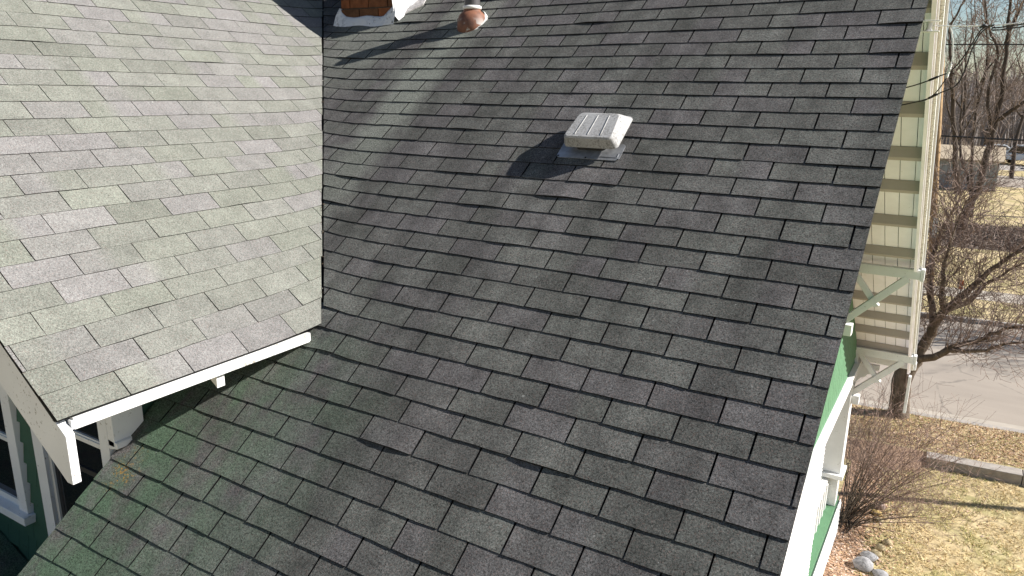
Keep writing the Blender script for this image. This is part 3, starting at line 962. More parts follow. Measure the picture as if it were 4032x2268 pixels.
for i in range(12):
    (ya, wa), (yb, wb) = side[i], side[i + 1]
    A_ = [Vector((CX1 - 0.01, ya, ya * tB + 0.24)), Vector((CX1 + 0.012, ya, ya * tB + 0.22)), Vector((CX1 + 0.035, ya, ya * tB + 0.06)), Vector((CX1 + wa, ya, ya * tB + 0.013))]
    B_ = [Vector((CX1 - 0.01, yb, yb * tB + 0.24)), Vector((CX1 + 0.012, yb, yb * tB + 0.22)), Vector((CX1 + 0.035, yb, yb * tB + 0.06)), Vector((CX1 + wb, yb, yb * tB + 0.013))]
    for j in range(3):
        b.add([A_[j], A_[j + 1], B_[j + 1], B_[j]], [(0, 1, 2, 3)])
b.build('parging', M['parge'], chim, smooth=True)
b = MB()
pts = [(CX1 + 0.05, CY0 + 0.02), (CX1 + 0.20, CY0 + 0.16), (CX1 + 0.18, CY0 + 0.22), (CX1 + 0.24, CY0 + 0.36), (CX1 + 0.22, CY0 + 0.52), (CX1 + 0.05, CY0 + 0.52)]
b.prism(slope_patch(pts, 0.0125), nB * -0.012)
b.build('flashing_cement', M['parge_grey'], chim)

# leaf bits and grit caught in the valley
b = MB()
for i in range(70):
    y = rnd.uniform(-2.2, 0.3)
    x = valley_x(y) + rnd.gauss(0.004, 0.012)
    q = Bpt(x, -y / cB, 0.012)
    sz = rnd.uniform(0.004, 0.012); an = rnd.uniform(0, PI)
    d1 = Vector((math.cos(an), math.sin(an), rnd.uniform(-.4, .6))) * sz; d2 = Vector((-math.sin(an), math.cos(an), rnd.uniform(-.2, .7))) * sz * 0.5
    sh = rnd.choice([(0.05, 0.035, 0.025), (0.09, 0.06, 0.04), (0.4, 0.38, 0.34), (0.06, 0.045, 0.03)])
    b.add([q - d1, q + d2, q + d1, q - d2], [(0, 1, 2, 3)], 0, sh)
o = b.build('valley_debris', M['leaf'], roofB, colour=True)
o['kind'] = 'stuff'

# ------------------------------------------------------------------ fixtures on the roof
def on_roof(x, s, h): return Vector((x, -s * cB, -s * sB)) + nB * h
def rrect(x0, x1, s0, s1, r_, n=5):
    out = []
    for cx, cy, a0 in ((x1 - r_, s1 - r_, 0), (x0 + r_, s1 - r_, 90), (x0 + r_, s0 + r_, 180), (x1 - r_, s0 + r_, 270)):
        for i in range(n + 1):
            a = math.radians(a0 + 90 * i / n)
            out.append((cx + r_ * math.cos(a), cy + r_ * math.sin(a)))
    return out
vent = empty('roof_vent', on_roof(0.51, 1.32, 0.0))
tag(vent, 'square off-white slant-back roof vent with three ribs on the dark slope', 'roof vent')
def ring_bottom(): return rrect(0.352, 0.69, 1.165, 1.450, 0.030)
def skew(pts):       # top face narrows towards the ridge
    out = []
    for x, s in pts:
        f = (s - 1.22) / 0.24
        cx = 0.5175
        out.append((cx + (x - cx) * (0.84 + 0.16 * max(0, min(1, f))) + (0.0 if f > .5 else 0.0), s))
    return out
rb = ring_bottom()
rm = rrect(0.350, 0.688, 1.178, 1.449, 0.030)
rt = skew(rrect(0.358, 0.672, 1.218, 1.443, 0.030))
rt2 = skew(rrect(0.368, 0.662, 1.232, 1.436, 0.026))
hv = MB()
n = len(rb)
loops = [[on_roof(x, s, 0.054) for x, s in rb], [on_roof(x, s, 0.064) for x, s in rm], [on_roof(x, s, 0.116) for x, s in rt], [on_roof(x, s, 0.125) for x, s in rt2]]
vs = [p for lp in loops for p in lp]
fs_ = []
for li in range(3):
    for i in range(n):
        j = (i + 1) % n
        fs_.append((li * n + i, (li + 1) * n + i, (li + 1) * n + j, li * n + j))
fs_.append(tuple(range(3 * n + n - 1, 3 * n - 1, -1)))
hv.add(vs, fs_)
# closed underside a little above the rim
hv.add([p + nB * 0.004 for p in loops[0]], [tuple(range(n))])
hood = hv.build('hood', M['vent'], vent)
bm_fix = hood.data
for p_ in bm_fix.polygons: p_.use_smooth = True
try:
    bm_fix.set_sharp_from_angle(angle=math.radians(22))
except Exception:
    pass
for xr in (0.432, 0.512, 0.592):
    b = MB()
    cx = 0.5175
    xa, xb = cx + (xr - cx) * 0.88, xr
    b.tube([on_roof(xa, 1.245, 0.1235), on_roof(xa + (xb - xa) * 0.05, 1.257, 0.1255), on_roof(xb, 1.413, 0.1255), on_roof(xb, 1.425, 0.1235)], [0.0015, 0.0032, 0.0032, 0.0015], 8)
    b.build('rib', M['vent'], hood, smooth=True)
b = MB()
b.prism([on_roof(x, s, 0.0135) for x, s in rrect(0.312, 0.705, 1.36, 1.497, 0.02)], nB * -0.003)
fl = b.build('flange', M['galv'], vent)
b = MB()
for x, s in ((0.322, 1.485), (0.50, 1.488), (0.70, 1.488)):
    b.lathe(on_roof(x, s, 0.0136), nB, [(0.006, 0), (0.006, 0.0015), (0.004, 0.003)], 8)
b.build('nail_head', M['black'], fl)
b = MB()
b.prism([on_roof(0.585, 1.472, 0.0140), on_roof(0.69, 1.472, 0.0140), on_roof(0.69, 1.474, 0.0140), on_roof(0.585, 1.474, 0.0140)], nB * 0.0025)
b.prism([on_roof(0.688, 1.44, 0.0140), on_roof(0.691, 1.44, 0.0140), on_roof(0.691, 1.4715, 0.0140), on_roof(0.688, 1.4715, 0.0140)], nB * 0.0025)
b.build('flange_seam', M['galv'], fl)
b = MB()
b.prism([on_roof(x, s, 0.014) for x, s in rrect(0.41, 0.60, 1.20, 1.425, 0.03)], nB * 0.042)
b.build('throat', M['screen'], vent)

PX, PY = -1.062, -0.045
pz = PY * tB
pipe = empty('vent_pipe', (PX, PY, pz))
tag(pipe, 'dark plumbing vent pipe rising from a rusty boot above the roof vent', 'vent pipe')
b = MB()
b.lathe((PX, PY, pz - 0.10), (0, 0, 1), [(0.116, 0.0), (0.117, 0.075), (0.116, 0.10), (0.110, 0.13), (0.097, 0.158), (0.080, 0.176), (0.067, 0.184), (0.065, 0.200)], 28)
boot = b.build('boot', M['rust'], pipe, smooth=True)
b = MB(); b.lathe((PX, PY, pz + 0.096), (0, 0, 1), [(0.066, 0), (0.073, 0.004), (0.074, 0.020), (0.066, 0.026), (0.062, 0.028)], 24); b.build('collar', M['porcelain'], pipe, smooth=True)
b = MB()
b.lathe((PX, PY, pz + 0.12), (0, 0, 1), [(0.060, 0), (0.060, 0.31), (0.052, 0.31), (0.052, 0.2)], 24)
b.build('pipe', M['pipe'], pipe, smooth=False)
b = MB()
n = 40
inner, outer = [], []
for i in range(n):
    a = 2 * PI * i / n
    ro = 0.124 + 0.014 * mnoise.noise(Vector((math.cos(a) * 3, math.sin(a) * 3, 1.7)))
    x, y = PX + 0.10 * math.cos(a), PY + 0.09 * math.sin(a)
    inner.append(Vector((x, y, y * tB + 0.028)))
    x, y = PX + ro * math.cos(a), PY + ro * 0.92 * math.sin(a)
    outer.append(Vector((x, y, y * tB + 0.004)))
b.add(inner + outer, [(n + i, n + (i + 1) % n, (i + 1) % n, i) for i in range(n)])
b.build('sealant', M['caulk'], pipe, smooth=True)

# ------------------------------------------------------------------ ground
def rd(x, y0, z): return (x, y0 + 0.1 * x, z)
def sheet(name, y0, y1, z, mat, x0=-400, x1=400, kind='structure', thick=0.0):
    b = MB()
    P4 = [rd(x0, y0, z), rd(x1, y0, z), rd(x1, y1, z), rd(x0, y1, z)]
    if thick: b.prism(P4, (0, 0, -thick))
    else: b.add(P4, [(0, 1, 2, 3)])
    o = b.build(name, mat)
    o['kind'] = kind
    return o
b = MB()
b.add([(-1500, -1500, GROUND), (1500, -1500, GROUND), (1500, 2500, GROUND), (-1500, 2500, GROUND)], [(0, 1, 2, 3)])
tag(b.build('ground', M['lawn']), kind='structure')
sheet('planting_bed', 3.0, 10.46, GROUND + 0.006, M['mulch'], 1.2, 1.75)
ZB = -7.5
sheet('lawn_bank', 10.72, 12.62, ZB, M['lawn'], thick=0.3)
sheet('kerb', 12.62, 12.80, ZB + 0.004, M['kerb'], thick=0.3)
sheet('road', 12.80, 21.55, ZB - 0.10, M['road'], thick=0.1)
sheet('gutter_pan', 12.80, 13.28, ZB - 0.094, M['concrete'])
sheet('kerb', 21.55, 21.72, ZB + 0.03, M['kerb'], thick=0.4)
sheet('lawn', 21.72, 62.0, ZB, M['lawn'], thick=0.3)
sheet('pavement', 24.45, 25.9, ZB + 0.006, M['concrete'])
sheet('side_street', 62.0, 71.2, ZB - 0.02, M['road'], thick=0.1)
sheet('lawn', 71.2, 100, ZB, M['lawn'], thick=0.3)
sheet('parking_lot', 76.5, 82, ZB + 0.006, M['kerb'])
sheet('woodland_floor', 100, 420, ZB + 0.01, M['litter'], thick=0.3)

# low concrete wall along the bank, in segments
wall = empty('retaining_wall', rd(3.0, 10.5, GROUND))
tag(wall, 'low concrete wall in long segments between lawn and leafy bank', 'wall')
x = 2.45
for L in (1.62, 1.55, 1.6, 1.58):
    b = MB()
    za, zc = GROUND - 0.1, ZB + 0.012 + rnd.uniform(-.004, .004)
    b.prism([rd(x + 0.006, 10.44, za), rd(x + L - 0.006, 10.44, za), rd(x + L - 0.006, 10.44, zc), rd(x + 0.006, 10.44, zc)], (0, 0.30, 0))
    b.build('wall_segment', M['wallstone'], wall, bevel=0.012)
    x += L
b = MB()
b.prism([rd(-8, 9.9, GROUND - .05), rd(-8, 10.74, ZB + .004), rd(-8, 10.74, GROUND - .05)], (10.4, 1.04, 0))
tag(b.build('bank_slope', M['mulch']), kind='structure')
# grass blades and fallen leaves as ground cover
rng = np.random.default_rng(5)
def scatter(name, mat, P, size, tilt, cols, flat=False):
    n = len(P)
    a = rng.uniform(0, 2 * PI, n)
    sz = size * rng.uniform(0.5, 1.4, n)
    d = np.stack([np.cos(a), np.sin(a), np.zeros(n)], 1)
    if flat:
        up = np.stack([-np.sin(a), np.cos(a), rng.uniform(-.5, .5, n)], 1)
        v = np.stack([P - d * sz[:, None] * .5, P + up * sz[:, None] * .32 , P + d * sz[:, None] * .5 + [0, 0, .005], P - up * sz[:, None] * .32], 1)
        k_ = 4
    else:
        t = rng.normal(0, tilt, (n, 2))
        tip = P + np.stack([t[:, 0], t[:, 1], np.ones(n)], 1) * sz[:, None]
        wdt = 0.0045 + 0.003 * rng.random(n)
        v = np.stack([P - d * wdt[:, None], P + d * wdt[:, None], tip], 1)
        k_ = 3
    me = bpy.data.meshes.new(name)
    me.from_pydata(v.reshape(-1, 3).tolist(), [], np.arange(n * k_).reshape(n, k_).tolist())
    me.materials.append(mat)
    cc = np.repeat(np.concatenate([cols, np.ones((n, 1))], 1), k_, 0).astype('f')
    at = me.attributes.new('tone', 'FLOAT_COLOR', 'POINT')
    at.data.foreach_set('color', cc.ravel())
    o = bpy.data.objects.new(name, me)
    col.objects.link(o)
    o['kind'] = 'stuff'
    return o
def pick(n, cols, jit=0.15):
    c_ = np.array(cols)[rng.integers(0, len(cols), n)]
    return np.clip(c_ * rng.normal(1, jit, (n, 1)), 0.01, 1)
n = 34000
gx = rng.uniform(1.5, 6.0, n); gy = rng.uniform(4.5, 10.45, n) + 0.1 * gx
nz = np.array([mnoise.noise(Vector((x * 0.9, y * 0.9, 0.3))) for x, y in zip(gx, gy)])
nz2 = np.array([mnoise.noise(Vector((x * 6.0, y * 6.0, 4.3))) for x, y in zip(gx, gy)])
keep = ((gx > 1.95 + 0.12 * np.sin(gy * 2.1)) | (rng.random(n) < 0.08)) & (nz2 > -0.35 + 0.25 * rng.random(n)) & (gy < 10.42 + 0.1 * gx)
gx, gy, nz, nz2 = gx[keep], gy[keep], nz[keep], nz2[keep]
gc = pick(len(gx), [(0.64, 0.51, 0.29), (0.56, 0.44, 0.22), (0.70, 0.59, 0.36), (0.46, 0.34, 0.17)])
gm = (nz > 0.0) & (rng.random(len(gx)) < 0.5)
gc[gm] = pick(gm.sum(), [(0.36, 0.34, 0.12), (0.44, 0.41, 0.18)])
gc *= (1 + 0.25 * nz2)[:, None]
scatter('grass', M['blade'], np.stack([gx, gy, np.full(len(gx), GROUND)], 1), 0.05, 1.3, gc)
n = 9000
bx = rng.uniform(0.5, 6.0, n); by = rng.uniform(10.78, 12.6, n) + 0.1 * bx
scatter('grass', M['blade'], np.stack([bx, by, np.full(n, ZB)], 1), 0.06, 0.9, pick(n, [(0.52, 0.38, 0.22), (0.60, 0.46, 0.28), (0.42, 0.3, 0.17)]))
n = 5200
lx = np.concatenate([1.3 + np.abs(rng.normal(0, 0.45, n)), rng.uniform(0.6, 5.5, 3500), rng.uniform(2, 5.5, 250)])
ly = np.concatenate([rng.uniform(4.6, 10.5, n), rng.uniform(10.8, 12.6, 3500), rng.uniform(5, 10.4, 250)]) + 0.1 * lx
lz_ = np.where(ly - 0.1 * lx > 10.7, ZB, GROUND) + 0.012
scatter('fallen_leaves', M['leaf'], np.stack([lx, ly, lz_], 1), 0.05, 0, pick(len(lx), [(0.40, 0.24, 0.15), (0.54, 0.38, 0.27), (0.28, 0.17, 0.11), (0.48, 0.30, 0.18), (0.60, 0.46, 0.36)], 0.2), flat=True)

# rocks edging the bed
def rock(x, y, w_, mat, lab, seed, flat=0.62, zz=GROUND):
    o = empty  # placeholder name kept local
    b = MB()
    n_, m_ = 10, 7
    vs = []
    for i in range(m_ + 1):
        th = PI * i / m_
        for j in range(n_):
            ph_ = 2 * PI * j / n_
            d = Vector((math.sin(th) * math.cos(ph_), math.sin(th) * math.sin(ph_), math.cos(th)))
            q = 1 + 0.30 * mnoise.noise(d * 1.3 + Vector((seed * 3.1, seed, 0))) + 0.08 * mnoise.noise(d * 4 + Vector((seed, 0, 5)))
            vs.append((x + d.x * w_ * 0.5 * q, y + d.y * w_ * 0.42 * q, zz + w_ * 0.16 + d.z * w_ * 0.5 * flat * q))
    fs2 = [(i * n_ + j, (i + 1) * n_ + j, (i + 1) * n_ + (j + 1) % n_, i * n_ + (j + 1) % n_) for i in range(m_) for j in range(n_)]
    b.add(vs, fs2)
    o = b.build('rock', mat, smooth=True)
    tag(o, lab, 'rock', 'rocks edging the planting bed')
rock(1.86, 6.48, 0.30, M['rock_grey'], 'largest pale grey boulder at the lawn edge, nearest of the row but one', 1, 0.75)
rock(1.90, 6.78, 0.26, M['rock_grey'], 'grey stone tucked behind the largest boulder', 2)
rock(1.99, 6.94, 0.19, M['rock_tan'], 'low tan stone between the grey stones and the rounded tan pair', 3)
rock(2.03, 7.15, 0.18, M['rock_tan'], 'rounded tan stone in the middle of the row', 4, 0.8)
rock(2.11, 7.38, 0.16, M['rock_tan'], 'small tan stone at the end of the row farthest out on the grass', 5, 0.8)
rock(2.11, 6.38, 0.24, M['rock_grey'], 'grey stone lying on the grass at the bottom edge of the photo', 6)
rock(1.87, 8.52, 0.20, M['rock_pink'], 'pinkish upright stone beside the foot of the bare bush', 7, 1.0)
rock(1.86, 8.26, 0.19, M['rock_yellow'], 'yellow flat stone in front of the pinkish one', 8, 0.5)
rock(1.92, 8.06, 0.15, M['rock_tan'], 'narrow tan stone nearest the mulch strip', 9, 0.5)
rock(1.33, 10.75, 0.36, M['rock_grey'], 'flat grey slab half hidden behind the bush twigs', 10, 0.35)

# ------------------------------------------------------------------ bare trees
def wobble(v, a, rr): return (v + Vector((rr.gauss(0, a), rr.gauss(0, a), rr.gauss(0, a)))).normalized()
def branch(mb, rr, p, d, L, r_, depth, up=0.12, ratio=0.55, n_side=4, spread=0.75, minr=0.003, wig=0.16, sides=None, segs=4, keep=None):
    pts, rad = [p.copy()], [r_]
    q = p.copy()
    dd = d.copy()
    for i in range(segs):
        dd = wobble(dd + Vector((0, 0, up)), wig, rr)
        q = q + dd * (L / segs)
        pts.append(q.copy()); rad.append(max(minr, r_ * (1 - 0.78 * (i + 1) / segs)))
    sd_ = sides or (6 if r_ > 0.05 else 4 if r_ > 0.012 else 3)
    mb.tube(pts, rad, sd_, cap=False)
    if depth <= 0: return
    for i in range(n_side):
        t = (0.25 + 0.75 * (i + rr.random()) / n_side) * segs
        i0 = min(segs - 1, int(t)); f = t - i0
        bp = pts[i0].lerp(pts[i0 + 1], f)
        br = rad[i0] * (1 - f) + rad[i0 + 1] * f
        ax = (pts[i0 + 1] - pts[i0]).normalized()
        side = ax.cross(Vector((rr.gauss(0, 1), rr.gauss(0, 1), rr.gauss(0, 1)))).normalized()
        nd = (ax * (1 - spread * 0.55) + side * spread * rr.uniform(0.7, 1.1)).normalized()
        branch(mb, rr, bp, nd, L * ratio * rr.uniform(0.7, 1.25), max(minr, br * 0.6), depth - 1, up, ratio, n_side, spread, minr, wig, sides, max(2, segs - 1))
def limb_twigs(mb, rr, pts, r0_, every, L, depth, minr, up=0.1):
    tot = 0
    for a, b in zip(pts, pts[1:]):
        a, b = Vector(a), Vector(b)
        ln = (b - a).length
        k_ = max(1, int(ln / every))
        for i in range(k_):
            f = (i + rr.random()) / k_
            ax = (b - a).normalized()
            side = ax.cross(Vector((rr.gauss(0, 1), rr.gauss(0, 1), rr.gauss(0, 1)))).normalized()
            branch(mb, rr, a.lerp(b, f), (ax * 0.6 + side * 0.8 + Vector((0, 0, 0.15))).normalized(), L * rr.uniform(0.5, 1.3), r0_, depth, up, 0.6, 4, 0.8, minr)
def smooth_pts(pts, rr, amp, n=3):
    out = []
    P_ = [Vector(q) for q in pts]
    for i in range(len(P_) - 1):
        a, b = P_[i], P_[i + 1]
        a0 = P_[max(0, i - 1)]; b1 = P_[min(len(P_) - 1, i + 2)]
        for j in range(n):
            t = j / n
            q = 0.5 * ((2 * a) + (b - a0) * t + (2 * a0 - 5 * a + 4 * b - b1) * t * t + (3 * a - a0 - 3 * b + b1) * t ** 3)
            out.append(q + Vector((rr.gauss(0, amp), rr.gauss(0, amp), rr.gauss(0, amp))))
    out.append(P_[-1])
    return out
rr = random.Random(11)
tree = empty('street_tree', (1.79, 12.5, ZB))
tag(tree, 'bare spreading street tree on the bank between the house and the road', 'tree')
b = MB()
tp = smooth_pts([(1.80, 12.6, ZB - 0.1), (1.78, 12.6, -7.1), (1.76, 12.6, -6.7), (1.84, 12.58, -6.3), (1.97, 12.55, -6.05)], rr, 0.006)
b.tube(tp, [0.27, 0.23, 0.21] + [0.2] * (len(tp) - 4) + [0.17], 14)
b.build('trunk', M['bark'], tree, smooth=True)
limbs = [
    ([(1.97, 12.55, -6.07), (2.12, 12.6, -5.65), (2.2, 12.62, -5.28), (2.34, 12.6, -5.01), (2.59, 12.6, -4.64), (2.82, 12.6, -4.33), (3.14, 12.6, -3.88), (3.7, 12.6, -3.3)], 0.12, 0.03),
    ([(2.19, 12.62, -5.3), (2.03, 12.9, -4.8), (1.95, 12.95, -4.19), (1.95, 13.0, -3.88), (2.08, 13.0, -3.3), (2.3, 13.0, -2.5)], 0.07, 0.015),
    ([(2.34, 12.6, -5.0), (2.24, 12.4, -4.63), (2.21, 12.3, -4.03), (2.25, 12.3, -3.38), (2.4, 12.3, -2.6)], 0.055, 0.012),
    ([(1.95, 12.55, -6.12), (2.3, 12.3, -5.93), (2.53, 12.2, -5.7), (2.85, 12.2, -5.46), (3.14, 12.2, -5.31), (3.4, 12.2, -5.08), (3.9, 12.2, -4.9)], 0.085, 0.02),
    ([(2.53, 12.2, -5.7), (2.82, 12.0, -5.61), (3.18, 12.0, -5.51), (3.48, 12.0, -5.31), (3.9, 12.0, -5.2)], 0.05, 0.014),
    ([(2.36, 12.62, -4.98), (2.77, 13.1, -4.84), (3.01, 13.2, -4.44), (3.23, 13.2, -4.22), (3.8, 13.2, -3.7)], 0.06, 0.014),
    ([(1.84, 12.58, -6.3), (1.5, 12.6, -5.6), (1.2, 12.7, -4.9), (0.9, 12.9, -4.0), (0.7, 13.0, -3.0)], 0.12, 0.02),
    ([(1.82, 12.58, -6.4), (1.6, 12.2, -5.7), (1.45, 11.9, -5.2), (1.3, 11.8, -4.7), (1.2, 11.7, -4.2)], 0.06, 0.012),
]
tw = MB()
for pts, ra, rb_ in limbs:
    q = smooth_pts(pts, rr, 0.012)
    rad = [ra + (rb_ - ra) * i / (len(q) - 1) for i in range(len(q))]
    b = MB(); b.tube(q, rad, 8, cap=False)
    b.build('limb', M['bark'], tree, smooth=True)
    limb_twigs(tw, rr, q[2:], 0.011, 0.048, 1.0, 2, 0.0040)
tw.build('crown', M['twig'], tree)

def guided_tree(label, base, guides, seed, name='bare_tree', twig_every=0.45, twig_len=1.8, minr=0.009, grp='bare trees across the road'):
    rr = random.Random(seed)
    t = empty(name, base)
    tag(t, label, 'tree', grp)
    tw = MB()
    for i, (pts, ra, rb_) in enumerate(guides):
        q = smooth_pts(pts, rr, 0.03)
        rad = [0.78 * (ra + (rb_ - ra) * (j / (len(q) - 1)) ** 0.8) for j in range(len(q))]
        b = MB(); b.tube(q, rad, 8, cap=False)
        b.build('trunk' if i == 0 else 'limb', M['bark_far'], t, smooth=True)
        limb_twigs(tw, rr, q[len(q) // 3 if i == 0 else 2:], 0.03, twig_every, twig_len, 2, minr, 0.18)
    tw.build('crown', M['twig_far'], t)
guided_tree('large forked bare tree on the far lawn above the dark patch', (2.36, 39.0, ZB), [
    ([(2.3, 39, -7.6), (2.4, 39, -7.0), (2.51, 39.0, -6.26), (2.79, 39.0, -5.25), (2.88, 39.0, -3.88), (3.02, 39.0, -2.52), (3.08, 39.0, -1.39), (3.09, 39.0, 0.04), (2.91, 39.0, 1.7), (2.8, 39.0, 2.95), (2.85, 39, 4.6)], 0.33, 0.06),
    ([(2.88, 39.0, -3.88), (2.91, 39.2, -2.19), (2.52, 39.3, -0.88), (2.7, 39.3, 1.07), (2.27, 39.3, 2.03), (1.9, 39.3, 2.98), (1.6, 39.3, 4.3)], 0.16, 0.03),
    ([(3.06, 39.0, -1.9), (3.59, 38.6, -1.38), (4.3, 38.4, -0.8), (5.2, 38.2, 0.2)], 0.16, 0.05),
    ([(2.9, 39.0, 1.5), (3.07, 39.0, 2.63), (3.4, 39.0, 3.8), (3.8, 39, 5.0)], 0.12, 0.03),
    ([(2.6, 39, -5.8), (2.2, 39.3, -4.6), (1.7, 39.6, -3.2), (1.5, 39.8, -1.4), (1.2, 40, 0.8)], 0.14, 0.03)], 21)
guided_tree('dark slender bare tree rising just beside the house gutter', (1.6, 56.0, ZB), [
    ([(1.75, 56, -7.6), (1.6, 56, -6.4), (1.2, 56.0, -4.5), (0.85, 56.0, -2.78), (0.42, 56.0, -0.5), (0.0, 56.0, 1.7), (-0.25, 56.0, 3.3), (0.0, 56.0, 4.4), (0.5, 56, 5.6)], 0.3, 0.06),
    ([(0.35, 56.0, 0.5), (0.95, 56.3, 1.7), (1.1, 56.4, 3.4), (0.9, 56.4, 5.4)], 0.11, 0.03),
    ([(1.0, 56.0, -3.2), (0.3, 56.3, -1.7), (0.1, 56.4, -0.8), (-0.4, 56.4, 1.2)], 0.1, 0.03),
    ([(1.1, 56.0, -4.0), (1.9, 55.6, -2.2), (2.1, 55.5, -0.2), (2.3, 55.5, 2.4)], 0.09, 0.025)], 22, twig_len=1.6)
guided_tree('tall thin bare tree between the slender and the forked tree', (2.7, 45.0, ZB), [
    ([(2.75, 45, -7.6), (2.69, 45.0, -6.72), (2.28, 45.0, -3.99), (2.14, 45.0, -1.69), (2.25, 45.0, 0.55), (1.94, 45.0, 2.73), (1.4, 45.0, 4.8)], 0.15, 0.035),
    ([(2.2, 45, -1.2), (1.8, 45.2, 0.4), (1.4, 45.3, 2.2), (1.0, 45.3, 4.2)], 0.07, 0.02),
    ([(2.2, 45, 0.4), (2.9, 45.2, 1.8), (3.2, 45.3, 3.6)], 0.07, 0.02)], 23, twig_every=0.4, twig_len=1.4)
def free_tree(label, x, y, H, ra, seed):
    rr = random.Random(seed)
    lean = rr.uniform(-0.06, 0.06)
    g_ = []
    main = [(x, y, ZB - 0.1)]
    for i in range(1, 6):
        main.append((x + lean * H * i / 5 + rr.gauss(0, .15), y + rr.gauss(0, .2), ZB + H * i / 5))
    g_.append((main, ra, ra * .15))
    for j in range(5):
        k_ = rr.choice([1, 2, 2, 3, 3])
        p0 = Vector(main[k_])
        an = rr.uniform(0, 2 * PI)
        d = Vector((math.cos(an), math.sin(an), 1.3)).normalized()
        L = H * rr.uniform(0.25, 0.45)
        p1 = p0 + d * L * .4
        p2 = p1 + (d + Vector((0, 0, .6))).normalized() * L * .6
        g_.append(([tuple(p0), tuple(p1), tuple(p2)], ra * .45, ra * .12))
    guided_tree(label, (x, y, ZB), g_, seed, twig_every=0.6, twig_len=2.0, minr=0.012)
free_tree('first of two bare trees outside the right edge across the road', 13.2, 24.2, 9.0, 0.2, 42)
free_tree('second of two bare trees outside the right edge across the road', 16.5, 25.4, 9.5, 0.2, 43)
free_tree('bare tree with wide crown at the right end of the row beyond the dark patch', 6.2, 47, 12.5, 0.28, 31)
free_tree('bare tree standing behind the grey garage', 1.2, 72, 13.0, 0.26, 32)
free_tree('bare tree in front of the white parked pickup', 5.3, 70, 12.0, 0.25, 33)
free_tree('bare tree at the near edge of the far woods, left one of two', 3.4, 92, 13.0, 0.28, 34)
free_tree('bare tree at the near edge of the far woods, right one of two', 7.4, 96, 13.0, 0.28, 35)

# far woods: one mass
rngw = np.random.default_rng(9)
def sticks(name, mat, base, top, r0_, r1_):
    n = len(base)
    d = top - base
    a = np.cross(d, rngw.normal(size=(n, 3)))
    a /= np.linalg.norm(a, axis=1)[:, None]
    b_ = np.cross(d, a); b_ /= np.linalg.norm(b_, axis=1)[:, None]
    vs = []
    for rr_, P_ in ((r0_, base), (r1_, top)):
        for k_ in range(3):
            an = 2 * PI * k_ / 3
            vs.append(P_ + (a * math.cos(an) + b_ * math.sin(an)) * (rr_[:, None] if hasattr(rr_, 'shape') else rr_))
    V = np.stack(vs, 1).reshape(-1, 3)
    o6 = np.arange(n)[:, None] * 6
    F = np.concatenate([o6 + np.array([[i, (i + 1) % 3, 3 + (i + 1) % 3, 3 + i]]) for i in range(3)], 0)
    me = bpy.data.meshes.new(name)
    me.from_pydata(V.tolist(), [], F.tolist())
    me.materials.append(mat)
    return me
N = 1500
tx = np.concatenate([rngw.uniform(-12, 26, 900), rngw.uniform(-70, 90, 600)])
ty = rngw.uniform(104, 190, N)
H = rngw.uniform(7.5, 11.5, N)
bs, tp_, ra_, rb2 = [], [], [], []
base = np.stack([tx, ty, np.full(N, ZB)], 1)
top_ = base + np.stack([rngw.normal(0, .5, N), rngw.normal(0, .5, N), H], 1)
bs.append(base); tp_.append(top_); ra_.append(np.full(N, .14)); rb2.append(np.full(N, .02))
for k_ in range(26):
    t = rngw.uniform(0.15, 0.95, N)[:, None]
    p0 = base + (top_ - base) * t
    L = rngw.uniform(0.8, 3.0, N) * (1.15 - t[:, 0])
    d = np.stack([rngw.normal(0, .8, N), rngw.normal(0, .8, N), rngw.uniform(.3, 1.2, N)], 1)
    d /= np.linalg.norm(d, axis=1)[:, None]
    bs.append(p0); tp_.append(p0 + d * L[:, None]); ra_.append(np.full(N, .035)); rb2.append(np.full(N, .012))
me = sticks('woods', M['woods'], np.concatenate(bs), np.concatenate(tp_), np.concatenate(ra_), np.concatenate(rb2))
o = bpy.data.objects.new('woods', me); col.objects.link(o); o['kind'] = 'stuff'
o['label'] = 'far bare woods on the skyline'

# dark patch on the far lawn: scattered short sticks over a flat sheet
b = MB()
rr = random.Random(4)
bs_, tp2 = [], []
n = 2600
bx = rngw.uniform(1.6, 11, n); by = rngw.uniform(34.6, 41.8, n) + 0.1 * bx
P0 = np.stack([bx, by, np.full(n, ZB)], 1)
D_ = np.stack([rngw.normal(0, .45, n), rngw.normal(0, .45, n), rngw.uniform(.02, .30, n)], 1)
me = sticks('dark_patch', M['dark_patch'], P0, P0 + D_, np.full(n, .02), np.full(n, .006))
o = bpy.data.objects.new('dark_patch', me); col.objects.link(o); o['kind'] = 'stuff'
sheet('patch_sheet', 34.4, 41.6, ZB + 0.006, M['dark_patch'], 1.7, 12)  # flat sheet in the same dark brown as the sticks

# bush by the porch
rr = random.Random(15)
bush = empty('bush', (1.5, 7.75, GROUND))
tag(bush, 'bare reddish bush fanning its twigs out from the foot of the porch', 'bush')
st, twb = MB(), MB()
for i in range(64):
    an = rr.choice([rr.gauss(-0.1, .2), rr.gauss(0.45, .2), rr.gauss(1.0, .2), rr.gauss(1.5, .15)])
    out = rr.uniform(0.15, 0.95)
    d = Vector((math.cos(an) * out, math.sin(an) * out, rr.uniform(0.45, 1.0))).normalized()
    p0 = Vector((1.42 + rr.gauss(0, .06), 7.75 + rr.gauss(0, .16), GROUND - 0.02))
    L = rr.uniform(1.3, 2.6)
    pts = [p0]; q = p0.copy(); dd = d.copy()
    for k_ in range(6):
        dd = wobble(dd + Vector((0.02, 0.02, -0.05)), 0.07, rr)
        q = q + dd * (L / 6)
        pts.append(q.copy())
    st.tube(pts, [0.010, 0.008, 0.007, 0.005, 0.004, 0.003, 0.002], 4, cap=False)
    limb_twigs(twb, rr, pts[2:], 0.0034, 0.10, 0.5, 1, 0.0017, 0.05)
